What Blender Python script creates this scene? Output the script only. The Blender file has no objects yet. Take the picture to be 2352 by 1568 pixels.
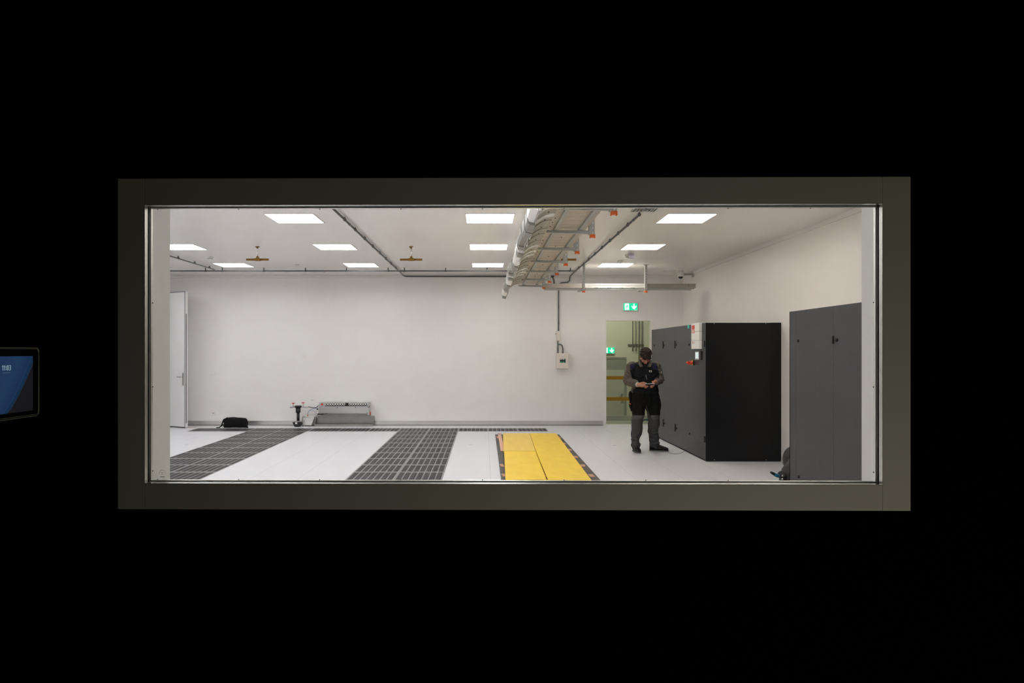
import bpy, bmesh, math, random
from mathutils import Vector, Matrix, Euler, noise
PI = math.pi
S = bpy.context.scene
C = S.collection
# ------------------------------------------------------------------ camera, world, exposure
F = 1640.0; VX, VY = 1112.0, 808.0; EYE = 1.58       # focal length and vanishing point in pixels of the 2352x1568 frame
cd = bpy.data.cameras.new('camera'); cam = bpy.data.objects.new('camera', cd); C.objects.link(cam)
cd.sensor_width = 36.0; cd.lens = 36.0 * F / 2352.0
cd.shift_x = (1176 - VX) / 2352.0; cd.shift_y = (VY - 784) / 2352.0
cd.clip_start = 0.05; cd.clip_end = 100
cam.location = (0, 0, EYE); cam.rotation_euler = (PI / 2, 0, 0)
S.camera = cam
w = bpy.data.worlds.new('world'); S.world = w; w.use_nodes = True
w.node_tree.nodes['Background'].inputs[0].default_value = (0, 0, 0, 1)
w.node_tree.nodes['Background'].inputs[1].default_value = 0
S.view_settings.view_transform = 'Standard'; S.view_settings.look = 'None'
S.view_settings.gamma = 1.0; S.view_settings.use_curve_mapping = False
S.view_settings.exposure = 0.0
S.cycles.max_bounces = 10; S.cycles.diffuse_bounces = 6; S.cycles.glossy_bounces = 5
S.cycles.transparent_max_bounces = 12
LAMP = 17.5                                           # strength of the ceiling panels
# unseen fill light added low on the right, dim, to brighten the window frame
ad = bpy.data.lights.new('frame_fill_light', 'AREA'); ad.shape = 'RECTANGLE'; ad.size = 1.0; ad.size_y = 0.5
ad.energy = 8.0; ad.color = (1.0, 0.95, 0.78)
al = bpy.data.objects.new('frame_fill_light', ad); C.objects.link(al)
al.location = (1.35, 0.3, 0.22)
al.rotation_euler = (Vector((0.9, 2.0, 1.35)) - Vector((1.35, 0.3, 0.22))).to_track_quat('-Z', 'Y').to_euler()

def P(px, py, Y):
    """a pixel of the photograph at depth Y, in metres"""
    return Vector(((px - VX) * Y / F, Y, EYE - (py - VY) * Y / F))

# ------------------------------------------------------------------ materials
def nt_new(name):
    m = bpy.data.materials.new(name); m.use_nodes = True
    return m, m.node_tree, m.node_tree.nodes['Principled BSDF']
def mat(name, col, rough=0.5, metal=0.0, spec=0.5, var=0.0, vscale=8.0, bump=0.0, bscale=200.0, coat=0.0, stretch=None):
    m, nt, b = nt_new(name)
    b.inputs['Base Color'].default_value = (*col, 1); b.inputs['Roughness'].default_value = rough
    b.inputs['Metallic'].default_value = metal; b.inputs['Specular IOR Level'].default_value = spec
    b.inputs['Coat Weight'].default_value = coat
    tc = nt.nodes.new('ShaderNodeTexCoord'); src = tc.outputs['Object']
    if stretch:
        mp = nt.nodes.new('ShaderNodeMapping'); mp.inputs['Scale'].default_value = stretch
        nt.links.new(src, mp.inputs[0]); src = mp.outputs[0]
    n = nt.nodes.new('ShaderNodeTexNoise'); n.inputs['Scale'].default_value = vscale; n.inputs['Detail'].default_value = 4
    nt.links.new(src, n.inputs['Vector'])
    mx = nt.nodes.new('ShaderNodeMix'); mx.data_type = 'RGBA'
    v = max(var, 0.02)
    mx.inputs[6].default_value = (*[c * (1 - v) for c in col], 1); mx.inputs[7].default_value = (*[min(1, c * (1 + v)) for c in col], 1)
    nt.links.new(n.outputs['Fac'], mx.inputs[0]); nt.links.new(mx.outputs[2], b.inputs['Base Color'])
    if bump > 0:
        n2 = nt.nodes.new('ShaderNodeTexNoise'); n2.inputs['Scale'].default_value = bscale
        nt.links.new(tc.outputs['Object'], n2.inputs['Vector'])
        bp = nt.nodes.new('ShaderNodeBump'); bp.inputs['Strength'].default_value = bump; bp.inputs['Distance'].default_value = 0.01
        nt.links.new(n2.outputs['Fac'], bp.inputs['Height']); nt.links.new(bp.outputs[0], b.inputs['Normal'])
    return m
def emit(name, col, s):
    m, nt, b = nt_new(name)
    b.inputs['Base Color'].default_value = (*col, 1)
    b.inputs['Emission Color'].default_value = (*col, 1); b.inputs['Emission Strength'].default_value = s
    return m
def math_node(nt, op, a, b=None, c=None):
    n = nt.nodes.new('ShaderNodeMath'); n.operation = op
    for i, v in enumerate((a, b, c)):
        if v is None: continue
        if isinstance(v, (int, float)): n.inputs[i].default_value = v
        else: nt.links.new(v, n.inputs[i])
    return n.outputs[0]
def seam(nt, axis_out, period, off, width):
    f = math_node(nt, 'FRACT', math_node(nt, 'DIVIDE', math_node(nt, 'SUBTRACT', axis_out, off - width / 2), period))
    return math_node(nt, 'LESS_THAN', f, width / period)
def seam_mat(name, col, dark, rough, spec, lines, speck=0.0, noise_amt=0.02, coat=0.0):
    """lines: (axis, period, offset, width) in world metres"""
    m, nt, b = nt_new(name)
    b.inputs['Roughness'].default_value = rough; b.inputs['Specular IOR Level'].default_value = spec
    b.inputs['Coat Weight'].default_value = coat; b.inputs['Coat Roughness'].default_value = 0.12
    g = nt.nodes.new('ShaderNodeNewGeometry'); sp = nt.nodes.new('ShaderNodeSeparateXYZ')
    nt.links.new(g.outputs['Position'], sp.inputs[0])
    tot = None
    for ax, per, off, wd in lines:
        s_ = seam(nt, sp.outputs[ax], per, off, wd)
        tot = s_ if tot is None else math_node(nt, 'MAXIMUM', tot, s_)
    n = nt.nodes.new('ShaderNodeTexNoise'); n.inputs['Scale'].default_value = 1.3; n.inputs['Detail'].default_value = 5
    nt.links.new(g.outputs['Position'], n.inputs['Vector'])
    mx = nt.nodes.new('ShaderNodeMix'); mx.data_type = 'RGBA'
    mx.inputs[6].default_value = (*[c * (1 - noise_amt) for c in col], 1); mx.inputs[7].default_value = (*[min(1, c * (1 + noise_amt)) for c in col], 1)
    nt.links.new(n.outputs['Fac'], mx.inputs[0]); out = mx.outputs[2]
    if speck > 0:
        n2 = nt.nodes.new('ShaderNodeTexNoise'); n2.inputs['Scale'].default_value = 90; n2.inputs['Detail'].default_value = 2
        nt.links.new(g.outputs['Position'], n2.inputs['Vector'])
        f = math_node(nt, 'MULTIPLY', math_node(nt, 'GREATER_THAN', n2.outputs['Fac'], 0.58), speck)
        m2 = nt.nodes.new('ShaderNodeMix'); m2.data_type = 'RGBA'; m2.inputs[7].default_value = (*[c * 0.6 for c in col], 1)
        nt.links.new(f, m2.inputs[0]); nt.links.new(out, m2.inputs[6]); out = m2.outputs[2]
    m3 = nt.nodes.new('ShaderNodeMix'); m3.data_type = 'RGBA'; m3.inputs[7].default_value = (*dark, 1)
    nt.links.new(tot, m3.inputs[0]); nt.links.new(out, m3.inputs[6]); nt.links.new(m3.outputs[2], b.inputs['Base Color'])
    return m

M = {}
M['black_wall'] = mat('black_wall', (0.0008, 0.0008, 0.0008), 0.95, spec=0.0)
M['frame'] = mat('frame_paint', (0.42, 0.40, 0.35), 0.6, spec=0.3, var=0.04, vscale=300)
M['bead'] = mat('bead_metal', (0.66, 0.67, 0.62), 0.32, metal=0.9)
M['rubber'] = mat('rubber', (0.012, 0.012, 0.012), 0.7, spec=0.3)
M['jamb'] = mat('jamb_paint', (0.80, 0.785, 0.73), 0.5, spec=0.3)
M['wall'] = seam_mat('wall_panel_paint', (0.82, 0.80, 0.785), (0.835, 0.82, 0.81), 0.42, 0.5, [(0, 1.17, 1.86, 0.012)], noise_amt=0.015)
M['wall_side'] = seam_mat('side_wall_paint', (0.83, 0.79, 0.755), (0.84, 0.81, 0.78), 0.35, 0.5, [(1, 1.17, 15.0, 0.012)], noise_amt=0.015)
M['ceiling'] = seam_mat('ceiling_paint', (0.88, 0.855, 0.83), (0.90, 0.88, 0.86), 0.26, 0.5, [(1, 1.2, 15.37, 0.010), (0, 1.2, 2.92, 0.006)], noise_amt=0.015)
M['floor'] = seam_mat('floor_laminate', (0.665, 0.67, 0.70), (0.36, 0.36, 0.38), 0.42, 0.45, [(0, 0.6, -0.52, 0.0035), (1, 0.6, 14.2, 0.003)], speck=0.25, noise_amt=0.02)
M['trim_white'] = mat('trim_white', (0.80, 0.78, 0.75), 0.4)
M['steel'] = mat('brushed_steel', (0.66, 0.65, 0.63), 0.32, metal=1.0, var=0.12, vscale=3, stretch=(1, 1, 30))
M['steel_tray'] = mat('tray_steel', (0.36, 0.355, 0.34), 0.38, metal=1.0, var=0.2, vscale=5)
M['steel_plain'] = mat('steel', (0.55, 0.55, 0.54), 0.3, metal=1.0, var=0.08)
M['chrome'] = mat('chrome', (0.75, 0.75, 0.75), 0.12, metal=1.0)
M['galv'] = mat('galvanised', (0.43, 0.435, 0.415), 0.45, metal=0.25, var=0.15, vscale=25)
M['grille_frame'] = mat('grille_frame', (0.30, 0.30, 0.30), 0.4, metal=0.3)
M['grille_bar'] = mat('grille_bar', (0.050, 0.047, 0.049), 0.35, spec=0.4)
M['pit'] = mat('pit_dark', (0.012, 0.012, 0.012), 0.8)
M['lamp'] = emit('lamp_diffuser', (0.985, 0.985, 1.0), LAMP)
M['lamp_warm'] = emit('warm_lamp_diffuser', (1.0, 0.945, 0.875), LAMP * 1.1)
M['conduit'] = mat('conduit_grey', (0.12, 0.122, 0.125), 0.4)
M['pipe_grey'] = mat('pipe_grey', (0.17, 0.17, 0.145), 0.5)
M['clip'] = mat('clip_grey', (0.10, 0.12, 0.125), 0.5)
M['brass'] = mat('brass', (0.30, 0.165, 0.04), 0.45, metal=0.6, var=0.05, vscale=40)
M['white_plastic'] = mat('white_plastic', (0.80, 0.79, 0.76), 0.4)
M['grey_plastic'] = mat('grey_plastic', (0.45, 0.45, 0.43), 0.5)
M['lilac'] = mat('lilac_plastic', (0.50, 0.47, 0.58), 0.5)
M['orange'] = mat('orange_plastic', (0.80, 0.13, 0.01), 0.45)
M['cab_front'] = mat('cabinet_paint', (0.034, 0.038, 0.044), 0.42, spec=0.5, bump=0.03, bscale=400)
M['cab_shaded'] = mat('cabinet_paint_shaded', (0.0065, 0.0068, 0.0080), 0.30, spec=0.25)  # same cabinet, shade of its end face put into a darker colour
M['black'] = mat('black_plastic', (0.010, 0.010, 0.011), 0.45)
M['screen_pale'] = emit('pale_screen', (0.62, 0.72, 0.76), 0.55)
M['red'] = mat('red_paint', (0.62, 0.03, 0.02), 0.4)
M['salmon'] = mat('pale_red_print', (0.70, 0.30, 0.25), 0.5)
M['teal'] = mat('teal_sticker', (0.04, 0.50, 0.42), 0.5)
M['blue_tape'] = mat('blue_sleeve', (0.01, 0.13, 0.22), 0.5)
M['yellow'] = mat('yellow_board', (0.90, 0.60, 0.034), 0.5, var=0.13, vscale=3.2, stretch=(2.2, 1, 1), bump=0.1, bscale=30)
M['yellow_faded'] = mat('faded_yellow_board', (0.84, 0.58, 0.10), 0.5, var=0.13, vscale=3.2, stretch=(3, 0.6, 1))
M['yellow_dull'] = mat('yellow_edge', (0.55, 0.33, 0.01), 0.6)
M['rail_yellow'] = mat('rail_yellow', (0.40, 0.21, 0.004), 0.5)
M['mat_black'] = mat('mat_rubber', (0.085, 0.078, 0.072), 0.7, var=0.2, vscale=3)
M['tape'] = mat('brown_tape', (0.55, 0.26, 0.17), 0.5, var=0.1)
M['tape_faint'] = mat('faint_tape', (0.62, 0.46, 0.41), 0.5)
M['tape_pink'] = mat('pink_tape', (0.68, 0.38, 0.29), 0.5, var=0.1)
M['door'] = mat('door_paint', (0.78, 0.78, 0.79), 0.35)
M['door_gasket'] = mat('door_gasket', (0.09, 0.09, 0.10), 0.5)
M['green_wall'] = mat('far_wall_paint', (0.66, 0.67, 0.53), 0.6)
M['green_grey'] = mat('far_door_paint', (0.49, 0.51, 0.43), 0.5)
M['green_dark'] = mat('far_door_glass', (0.30, 0.32, 0.265), 0.4)
M['far_floor'] = mat('far_floor', (0.40, 0.43, 0.36), 0.5)
M['sign_green'] = emit('sign_green', (0.0, 0.62, 0.32), 0.95)
M['sign_white'] = emit('sign_white', (0.90, 1.0, 0.94), 1.3)
M['panel_cream'] = mat('cream_box', (0.74, 0.68, 0.62), 0.45)
M['led_green'] = emit('led_green', (0.02, 0.30, 0.12), 0.5)
M['stamp'] = mat('etched', (0.62, 0.60, 0.55), 0.6)
M['duct'] = mat('black_duct', (0.018, 0.018, 0.020), 0.6, bump=0.3, bscale=60)
M['bag'] = mat('bag_fabric', (0.006, 0.006, 0.007), 0.8, spec=0.2, bump=0.3, bscale=120)
M['clear_hose'] = mat('pale_blue_hose', (0.45, 0.52, 0.62), 0.3)
M['tank'] = mat('tank_plastic', (0.66, 0.66, 0.64), 0.4, var=0.1, vscale=12)
M['skin'] = mat('skin', (0.40, 0.175, 0.115), 0.5, var=0.10, vscale=30)
M['lip'] = mat('lip', (0.36, 0.13, 0.10), 0.5)
M['hair'] = mat('hair', (0.030, 0.021, 0.015), 0.75, spec=0.25, var=0.6, vscale=110, bump=0.8, bscale=140)
M['jk_black'] = mat('jacket_black', (0.0085, 0.0088, 0.012), 0.85, spec=0.2, var=0.2, vscale=25, bump=0.2, bscale=60)
M['jk_grey'] = mat('jacket_grey', (0.105, 0.090, 0.076), 0.9, spec=0.1, var=0.12, vscale=30, bump=0.25, bscale=70)
M['jk_navy'] = mat('jacket_navy', (0.017, 0.017, 0.040), 0.85, spec=0.2)
M['tr_black'] = mat('trouser_black', (0.0075, 0.0075, 0.008), 0.9, spec=0.15, bump=0.2, bscale=50)
M['tr_grey'] = mat('trouser_grey', (0.060, 0.061, 0.064), 0.9, spec=0.15, var=0.1, vscale=30, bump=0.3, bscale=60)
M['tr_lgrey'] = mat('knee_grey', (0.088, 0.088, 0.094), 0.9, spec=0.15, var=0.1, vscale=30, bump=0.3, bscale=60)
M['shoe'] = mat('shoe_black', (0.012, 0.012, 0.012), 0.7, spec=0.3)
M['sole'] = mat('shoe_sole', (0.12, 0.12, 0.11), 0.7)
M['shirt'] = mat('undershirt', (0.55, 0.50, 0.46), 0.8)
M['label_white'] = mat('printed_white', (0.7, 0.7, 0.7), 0.6)
M['phone'] = mat('phone_body', (0.62, 0.62, 0.66), 0.25)
M['phone_dark'] = mat('phone_back', (0.02, 0.02, 0.03), 0.3)
# tray sheet with rows of punched slots
def tray_mat():
    m, nt, b = nt_new('perforated_tray_sheet')
    b.inputs['Roughness'].default_value = 0.45; b.inputs['Metallic'].default_value = 0.15
    g = nt.nodes.new('ShaderNodeNewGeometry'); sp = nt.nodes.new('ShaderNodeSeparateXYZ'); nt.links.new(g.outputs['Position'], sp.inputs[0])
    row = seam(nt, sp.outputs[1], 0.10, 0.02, 0.012); dots = seam(nt, sp.outputs[0], 0.036, 0.0, 0.006)
    hole = math_node(nt, 'MULTIPLY', row, dots); line = seam(nt, sp.outputs[1], 0.20, 0.07, 0.007)
    f = math_node(nt, 'MAXIMUM', hole, line)
    mx = nt.nodes.new('ShaderNodeMix'); mx.data_type = 'RGBA'
    mx.inputs[6].default_value = (0.52, 0.46, 0.37, 1); mx.inputs[7].default_value = (0.16, 0.13, 0.10, 1)
    nt.links.new(f, mx.inputs[0]); nt.links.new(mx.outputs[2], b.inputs['Base Color'])
    return m
M['tray'] = tray_mat()
M['duct_beige'] = mat('beige_duct', (0.42, 0.385, 0.325), 0.45, metal=0.1, var=0.08, vscale=6)
M['duct_grey'] = mat('grey_duct', (0.27, 0.265, 0.235), 0.45, metal=0.1, var=0.08, vscale=6)
M['duct_gleam'] = mat('duct_painted_gleam', (0.93, 0.92, 0.90), 0.25)  # pale tone stands in for lamp reflections along the tray
# glass: clear pane, no darkening of what lies behind
gm = bpy.data.materials.new('clear_glass'); gm.use_nodes = True
nt = gm.node_tree; nt.nodes.remove(nt.nodes['Principled BSDF'])
o_ = nt.nodes['Material Output']; tr = nt.nodes.new('ShaderNodeBsdfTransparent'); gl = nt.nodes.new('ShaderNodeBsdfGlossy')
gl.inputs['Roughness'].default_value = 0.0; tr.inputs[0].default_value = (0.985, 0.99, 0.985, 1)
fr = nt.nodes.new('ShaderNodeFresnel'); fr.inputs[0].default_value = 1.45; ms = nt.nodes.new('ShaderNodeMixShader')
nt.links.new(fr.outputs[0], ms.inputs[0]); nt.links.new(tr.outputs[0], ms.inputs[1]); nt.links.new(gl.outputs[0], ms.inputs[2]); nt.links.new(ms.outputs[0], o_.inputs[0])
M['glass'] = gm

# ------------------------------------------------------------------ mesh helpers
class MB:
    def __init__(s): s.b = bmesh.new()
    def hexa(s, pts, mi=0):
        v = [s.b.verts.new(p) for p in pts]
        for f in ((0,3,2,1),(4,5,6,7),(0,1,5,4),(1,2,6,5),(2,3,7,6),(3,0,4,7)):
            s.b.faces.new([v[i] for i in f]).material_index = mi
        return s
    def box(s, x0, x1, y0, y1, z0, z1, mi=0, R=None):
        pts = [Vector(p) for p in ((x0,y0,z0),(x1,y0,z0),(x1,y1,z0),(x0,y1,z0),(x0,y0,z1),(x1,y0,z1),(x1,y1,z1),(x0,y1,z1))]
        if R is not None: pts = [R @ p for p in pts]
        return s.hexa(pts, mi)
    def ring(s, c, r, n, ax, up):
        u = up; v = ax.cross(u).normalized(); rx, ry = (r if isinstance(r, tuple) else (r, r))
        return [s.b.verts.new(c + u * (rx * math.cos(2*PI*i/n)) + v * (ry * math.sin(2*PI*i/n))) for i in range(n)]
    def loft(s, rings, mi=0, caps=True):
        n = len(rings[0])
        for a, b in zip(rings, rings[1:]):
            for i in range(n):
                f = s.b.faces.new((a[i], a[(i+1)%n], b[(i+1)%n], b[i])); f.material_index = mi; f.smooth = True
        if caps:
            f = s.b.faces.new(rings[0][::-1]); f.material_index = mi
            f = s.b.faces.new(rings[-1]); f.material_index = mi
    def tube(s, pts, r, n=10, mi=0, up=None):
        pts = [Vector(p) for p in pts]; rings = []
        u = None
        for i, p in enumerate(pts):
            t = (pts[min(i+1, len(pts)-1)] - pts[max(i-1, 0)]).normalized()
            if u is None:
                a = Vector(up) if up else (Vector((0,0,1)) if abs(t.z) < 0.9 else Vector((1,0,0)))
                u = (a - t * a.dot(t)).normalized()
            else: u = (u - t * u.dot(t)).normalized()
            rr = r[i] if isinstance(r, (list,)) else r
            rings.append(s.ring(p, rr, n, t, u))
        s.loft(rings, mi); return s
    def cyl(s, a, b, r, n=16, mi=0): return s.tube([a, b], r, n, mi)
    def ball(s, c, r, R=None, n=16, mi=0):
        rx, ry, rz = r if isinstance(r, tuple) else (r, r, r); c = Vector(c); rings = []
        m = max(6, n // 2)
        top = None
        def T(p): 
            p = Vector(p)
            if R is not None: p = R @ p
            return s.b.verts.new(c + p)
        bot = T((0, 0, -rz)); 
        for j in range(1, m):
            th = -PI/2 + PI*j/m
            rings.append([T((rx*math.cos(th)*math.cos(2*PI*i/n), ry*math.cos(th)*math.sin(2*PI*i/n), rz*math.sin(th))) for i in range(n)])
        top = T((0, 0, rz))
        s.loft(rings, mi, caps=False)
        for i in range(n):
            f = s.b.faces.new((bot, rings[0][(i+1)%n], rings[0][i])); f.smooth = True; f.material_index = mi
            f = s.b.faces.new((top, rings[-1][i], rings[-1][(i+1)%n])); f.smooth = True; f.material_index = mi
        return s
    def prism(s, poly, d, mi=0):
        """poly: 3-D points of a planar outline, d: extrusion vector"""
        a = [s.b.verts.new(Vector(p)) for p in poly]; b = [s.b.verts.new(Vector(p) + Vector(d)) for p in poly]
        n = len(a)
        s.b.faces.new(a[::-1]).material_index = mi; s.b.faces.new(b).material_index = mi
        for i in range(n): s.b.faces.new((a[i], a[(i+1)%n], b[(i+1)%n], b[i])).material_index = mi
        return s
W = {}
def tag(o, label=None, cat=None, group=None, kind=None):
    if label: o['label'] = label
    if cat: o['category'] = cat
    if group: o['group'] = group
    if kind: o['kind'] = kind
    return o
def thing(name, label, cat, loc=(0,0,0), rz=0, group=None, parent=None):
    o = bpy.data.objects.new(name, None); C.objects.link(o); o.empty_display_size = 0.05
    o.location = loc; o.rotation_euler = (0, 0, rz)
    W[o] = Matrix.Translation(loc) @ Matrix.Rotation(rz, 4, 'Z')
    return tag(o, label, cat, group)
def obj(name, mb, mats, parent=None, bevel=0.0, local=False, smooth=False, recalc=True, seg=2):
    """link an MB as one mesh object; its points are in world metres unless local"""
    if not isinstance(mats, (list, tuple)): mats = [mats]
    b = mb.b
    if recalc: bmesh.ops.recalc_face_normals(b, faces=b.faces)
    if local: base = Matrix.Identity(4); loc = None
    else:
        lo = Vector((min(v.co.x for v in b.verts), min(v.co.y for v in b.verts), min(v.co.z for v in b.verts)))
        hi = Vector((max(v.co.x for v in b.verts), max(v.co.y for v in b.verts), max(v.co.z for v in b.verts)))
        org = Vector(((lo.x+hi.x)/2, (lo.y+hi.y)/2, lo.z))
        pw = W[parent] if parent is not None else Matrix.Identity(4)
        mw = Matrix.Translation(org)
        if parent is not None: mw = mw @ pw.to_3x3().to_4x4()
        for v in b.verts: v.co = mw.inverted() @ v.co
    me = bpy.data.meshes.new(name); b.to_mesh(me); b.free()
    for m in mats: me.materials.append(M[m])
    if smooth:
        for p in me.polygons: p.use_smooth = True
    o = bpy.data.objects.new(name, me); C.objects.link(o)
    if parent is not None: o.parent = parent
    if not local:
        ml = (pw.inverted() @ mw) if parent is not None else mw
        o.location = ml.to_translation(); W[o] = mw
    else: W[o] = (W[parent] if parent is not None else Matrix.Identity(4)).copy()
    if bevel > 0:
        bv = o.modifiers.new('bevel', 'BEVEL'); bv.width = bevel; bv.segments = seg; bv.limit_method = 'ANGLE'
    return o
def struct(name, mb, mats, parent=None, **k):
    o = obj(name, mb, mats, parent, **k)
    if parent is None: o['kind'] = 'structure'
    return o
def dup(root, loc=None, rz=None, label=None, group=None):
    r = root.copy(); C.objects.link(r)
    if loc is not None: r.location = loc
    if rz is not None: r.rotation_euler = (0, 0, rz)
    if label: r['label'] = label
    if group: r['group'] = group
    for ch in list(root.children):
        c = ch.copy(); C.objects.link(c); c.parent = r
        for g in ch.children:
            d = g.copy(); C.objects.link(d); d.parent = c
    return r
def arc_pts(c, r, a0, a1, n, u, v):
    c = Vector(c); u = Vector(u); v = Vector(v)
    return [c + u * (r*math.cos(a0+(a1-a0)*i/n)) + v * (r*math.sin(a0+(a1-a0)*i/n)) for i in range(n+1)]

# ------------------------------------------------------------------ room shell
CZ = EYE + 1.655; YB = 15.37; XR = 4.283; XL = -9.6; XN = -7.1; YF = 2.16
GX0, GY0 = -0.52, 14.2
strips = set()
cells = {}                                              # (i, j) of the grid -> grille
for i in range(-9, 3): cells[(i, 0)] = 'back'
for j in range(-10, 0):
    for i in (-2, -1): cells[(i, j)] = 'middle'
    for i in (-7, -6): cells[(i, j)] = 'left'
# floor: laid as 600 mm tiles around the grilles
fl = MB()
xs = [XL] + [GX0 + 0.6*i for i in range(-30, 30) if XL < GX0 + 0.6*i < XR] + [XR]
ys = [YF] + [GY0 + 0.6*j for j in range(-40, 10) if YF < GY0 + 0.6*j < YB] + [YB]
for a, b in zip(xs, xs[1:]):
    for c, d in zip(ys, ys[1:]):
        i = int(round(((a+b)/2 - GX0) / 0.6 - 0.5)); j = int(round(((c+d)/2 - GY0) / 0.6 - 0.5))
        if (i, j) in cells: continue
        fl.box(a, b, c, d, -0.035, 0.0)
fl.box(XL, XR, YF, YB, -0.10, -0.0375)
struct('floor', fl, 'floor')
b = MB(); b.box(XL-0.1, XR+0.1, YF, YB+0.13, CZ, CZ+0.1); struct('ceiling', b, 'ceiling')
# back wall with two doorways
DX0, DX1, DZ = P(1391, 0, YB).x, P(1496, 0, YB).x, P(0, 735, YB).z       # doorway at the right
LY0, LY1, LZ = 14.20, 15.30, 2.84                                        # doorway in the left wall
b = MB()
b.box(XN-0.1, DX0, YB, YB+0.13, -0.1, CZ); b.box(DX0, DX1, YB, YB+0.13, DZ, CZ); b.box(DX1, XR+0.1, YB, YB+0.13, -0.1, CZ)
struct('wall_back', b, 'wall')
b = MB(); b.box(XR, XR+0.1, YF, YB, -0.1, CZ); struct('wall_right', b, 'wall_side')
b = MB(); b.box(XN-0.1, XN, 14.0, LY0, -0.0, CZ); b.box(XN-0.1, XN, LY1, YB, -0.0, CZ); b.box(XN-0.1, XN, LY0, LY1, LZ, CZ); b.box(XL, XN-0.1, 14.0, 14.1, 0.0, CZ); struct('wall_return', b, 'wall')
b = MB(); b.box(XL-0.1, XL, YF, YB, -0.1, CZ); struct('wall_left', b, 'wall_side')
# cove strips where the walls meet the ceiling
b = MB(); b.box(XN, XR, YB-0.018, YB, CZ-0.065, CZ); struct('trim_1', b, 'trim_white', bevel=0.004)
b = MB(); b.box(XR-0.018, XR, YF, YB-0.018, CZ-0.065, CZ); struct('trim_2', b, 'trim_white', bevel=0.004)
# stainless skirting
b = MB(); b.box(XN, P(1385, 0, YB).x, YB-0.012, YB, 0.012, P(0, 966, YB).z); struct('baseboard_back', b, 'steel')
b = MB(); b.box(XN, P(1385, 0, YB).x, YB-0.006, YB, 0.0, 0.012); struct('trim_3', b, 'black')
# right doorway lining, white
b = MB()
b.box(DX0-0.012, DX0+0.015, YB-0.012, YB+0.14, 0.0, DZ+0.012); b.box(DX1-0.015, DX1+0.055, YB-0.012, YB+0.14, 0.0, DZ+0.012)
b.box(DX0+0.015, DX1-0.015, YB-0.012, YB+0.14, DZ-0.015, DZ+0.012); b.box(DX0+0.015, DX1-0.015, YB-0.01, YB+0.14, -0.01, 0.012)
struct('trim_4', b, 'trim_white', bevel=0.003)

# observation window wall: black on the corridor side, white inside
th = math.atan(-0.01)
RW = Matrix.Translation((0, 2.0, 0)) @ Matrix.Rotation(th, 4, 'Z')
def wbox(mb, x0, x1, y0, y1, z0, z1, mi=0):            # box in the window wall's own frame
    return mb.box(x0, x1, y0, y1, z0, z1, mi, RW)
OX0, OX1, OZ0, OZ1 = -1.000, 1.150, 1.165, 2.040        # hole in the wall
b = MB()
for x0, x1, z0, z1 in ((-1.6, OX0, 0, 3.3), (OX1, 2.6, 0, 3.3), (OX0, OX1, 0, OZ0), (OX0, OX1, OZ1, 3.3)): wbox(b, x0, x1, 0.0, 0.05, z0, z1)
struct('wall_front', b, 'black_wall')
b = MB()
for x0, x1, z0, z1 in ((XL, -1.05, 0, CZ), (1.2, XR, 0, CZ), (-1.05, 1.2, 0, 0.9), (-1.05, 1.2, 2.35, CZ)): b.box(x0, x1, 2.12, 2.16, z0, z1)
struct('wall_inside', b, 'wall')
def frame_rects(x0, x1, z0, z1, t, ts=None):
    ts = ts or t
    return ((x0, x0+ts, z0, z1), (x1-ts, x1, z0, z1), (x0+ts, x1-ts, z0, z0+t), (x0+ts, x1-ts, z1-t, z1))
win = thing('window_1', None, None, (0.077, 2.0, 1.14)); win['kind'] = 'structure'
b = MB()                                               # broad painted frame
fx0, fx1, fz0, fz1 = -1.026, 1.181, 1.140, 2.0655
ix0, ix1, iz0, iz1 = -0.9500, 1.1035, 1.2120, 1.9910
for r in ((fx0, ix0, fz0, fz1), (ix1, fx1, fz0, fz1), (ix0, ix1, fz0, iz0), (ix0, ix1, iz1, fz1)): wbox(b, r[0], r[1], -0.012, -0.0005, r[2], r[3])
obj('window_frame', b, 'frame', win, bevel=0.0015)
b = MB()
for r in frame_rects(ix0-0.02, ix1+0.02, iz0-0.02, iz1+0.02, 0.0195): wbox(b, r[0], r[1], 0.0, 0.007, r[2], r[3])
for r in frame_rects(ix0, ix1, iz0, iz1, 0.0009): wbox(b, r[0], r[1], -0.0128, 0.0068, r[2], r[3])
obj('glazing_bead', b, 'bead', win, bevel=0.0008)
b = MB()
for r in ((ix0-0.018, ix0+0.0022, iz0, iz1), (ix1-0.0022, ix1+0.018, iz0, iz1), (ix0+0.0022, ix1-0.0022, iz1-0.0014, iz1+0.018)): wbox(b, r[0], r[1], 0.0072, 0.0098, r[2], r[3])
obj('rubber_seal', b, 'rubber', win)
b = MB()
for r in frame_rects(ix0-0.018, ix1+0.018, iz0-0.018, iz1+0.018, 0.0195)[2:]: wbox(b, r[0], r[1], 0.0099, 0.0164, r[2], r[3])
wbox(b, ix0+0.0022, ix1-0.0022, 0.0071, 0.0098, iz0-0.018, iz0+0.0014)
obj('spacer_bar', b, 'bead', win)
b = MB()
for r in frame_rects(ix0-0.018, ix1+0.018, iz0-0.018, iz1+0.018, 0.0195)[:2]: wbox(b, r[0], r[1], 0.0099, 0.0164, r[2], r[3])
obj('side_gasket', b, 'frame', win)
b = MB()
for r in frame_rects(ix0-0.018, ix1+0.018, iz0-0.018, iz1+0.018, 0.0225): wbox(b, r[0], r[1], 0.0165, 0.028, r[2], r[3])
rb = obj('rear_bead', b, 'bead', win, bevel=0.001)
b = MB()                                               # small fixings round the rear bead
for px in range(360, 2010, 187):
    for z in (iz0+0.0050, iz1-0.0050): p = P(px, 0, 2.03); b.ball(RW @ Vector((p.x, 0.026, z)), 0.0017, n=8)
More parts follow.
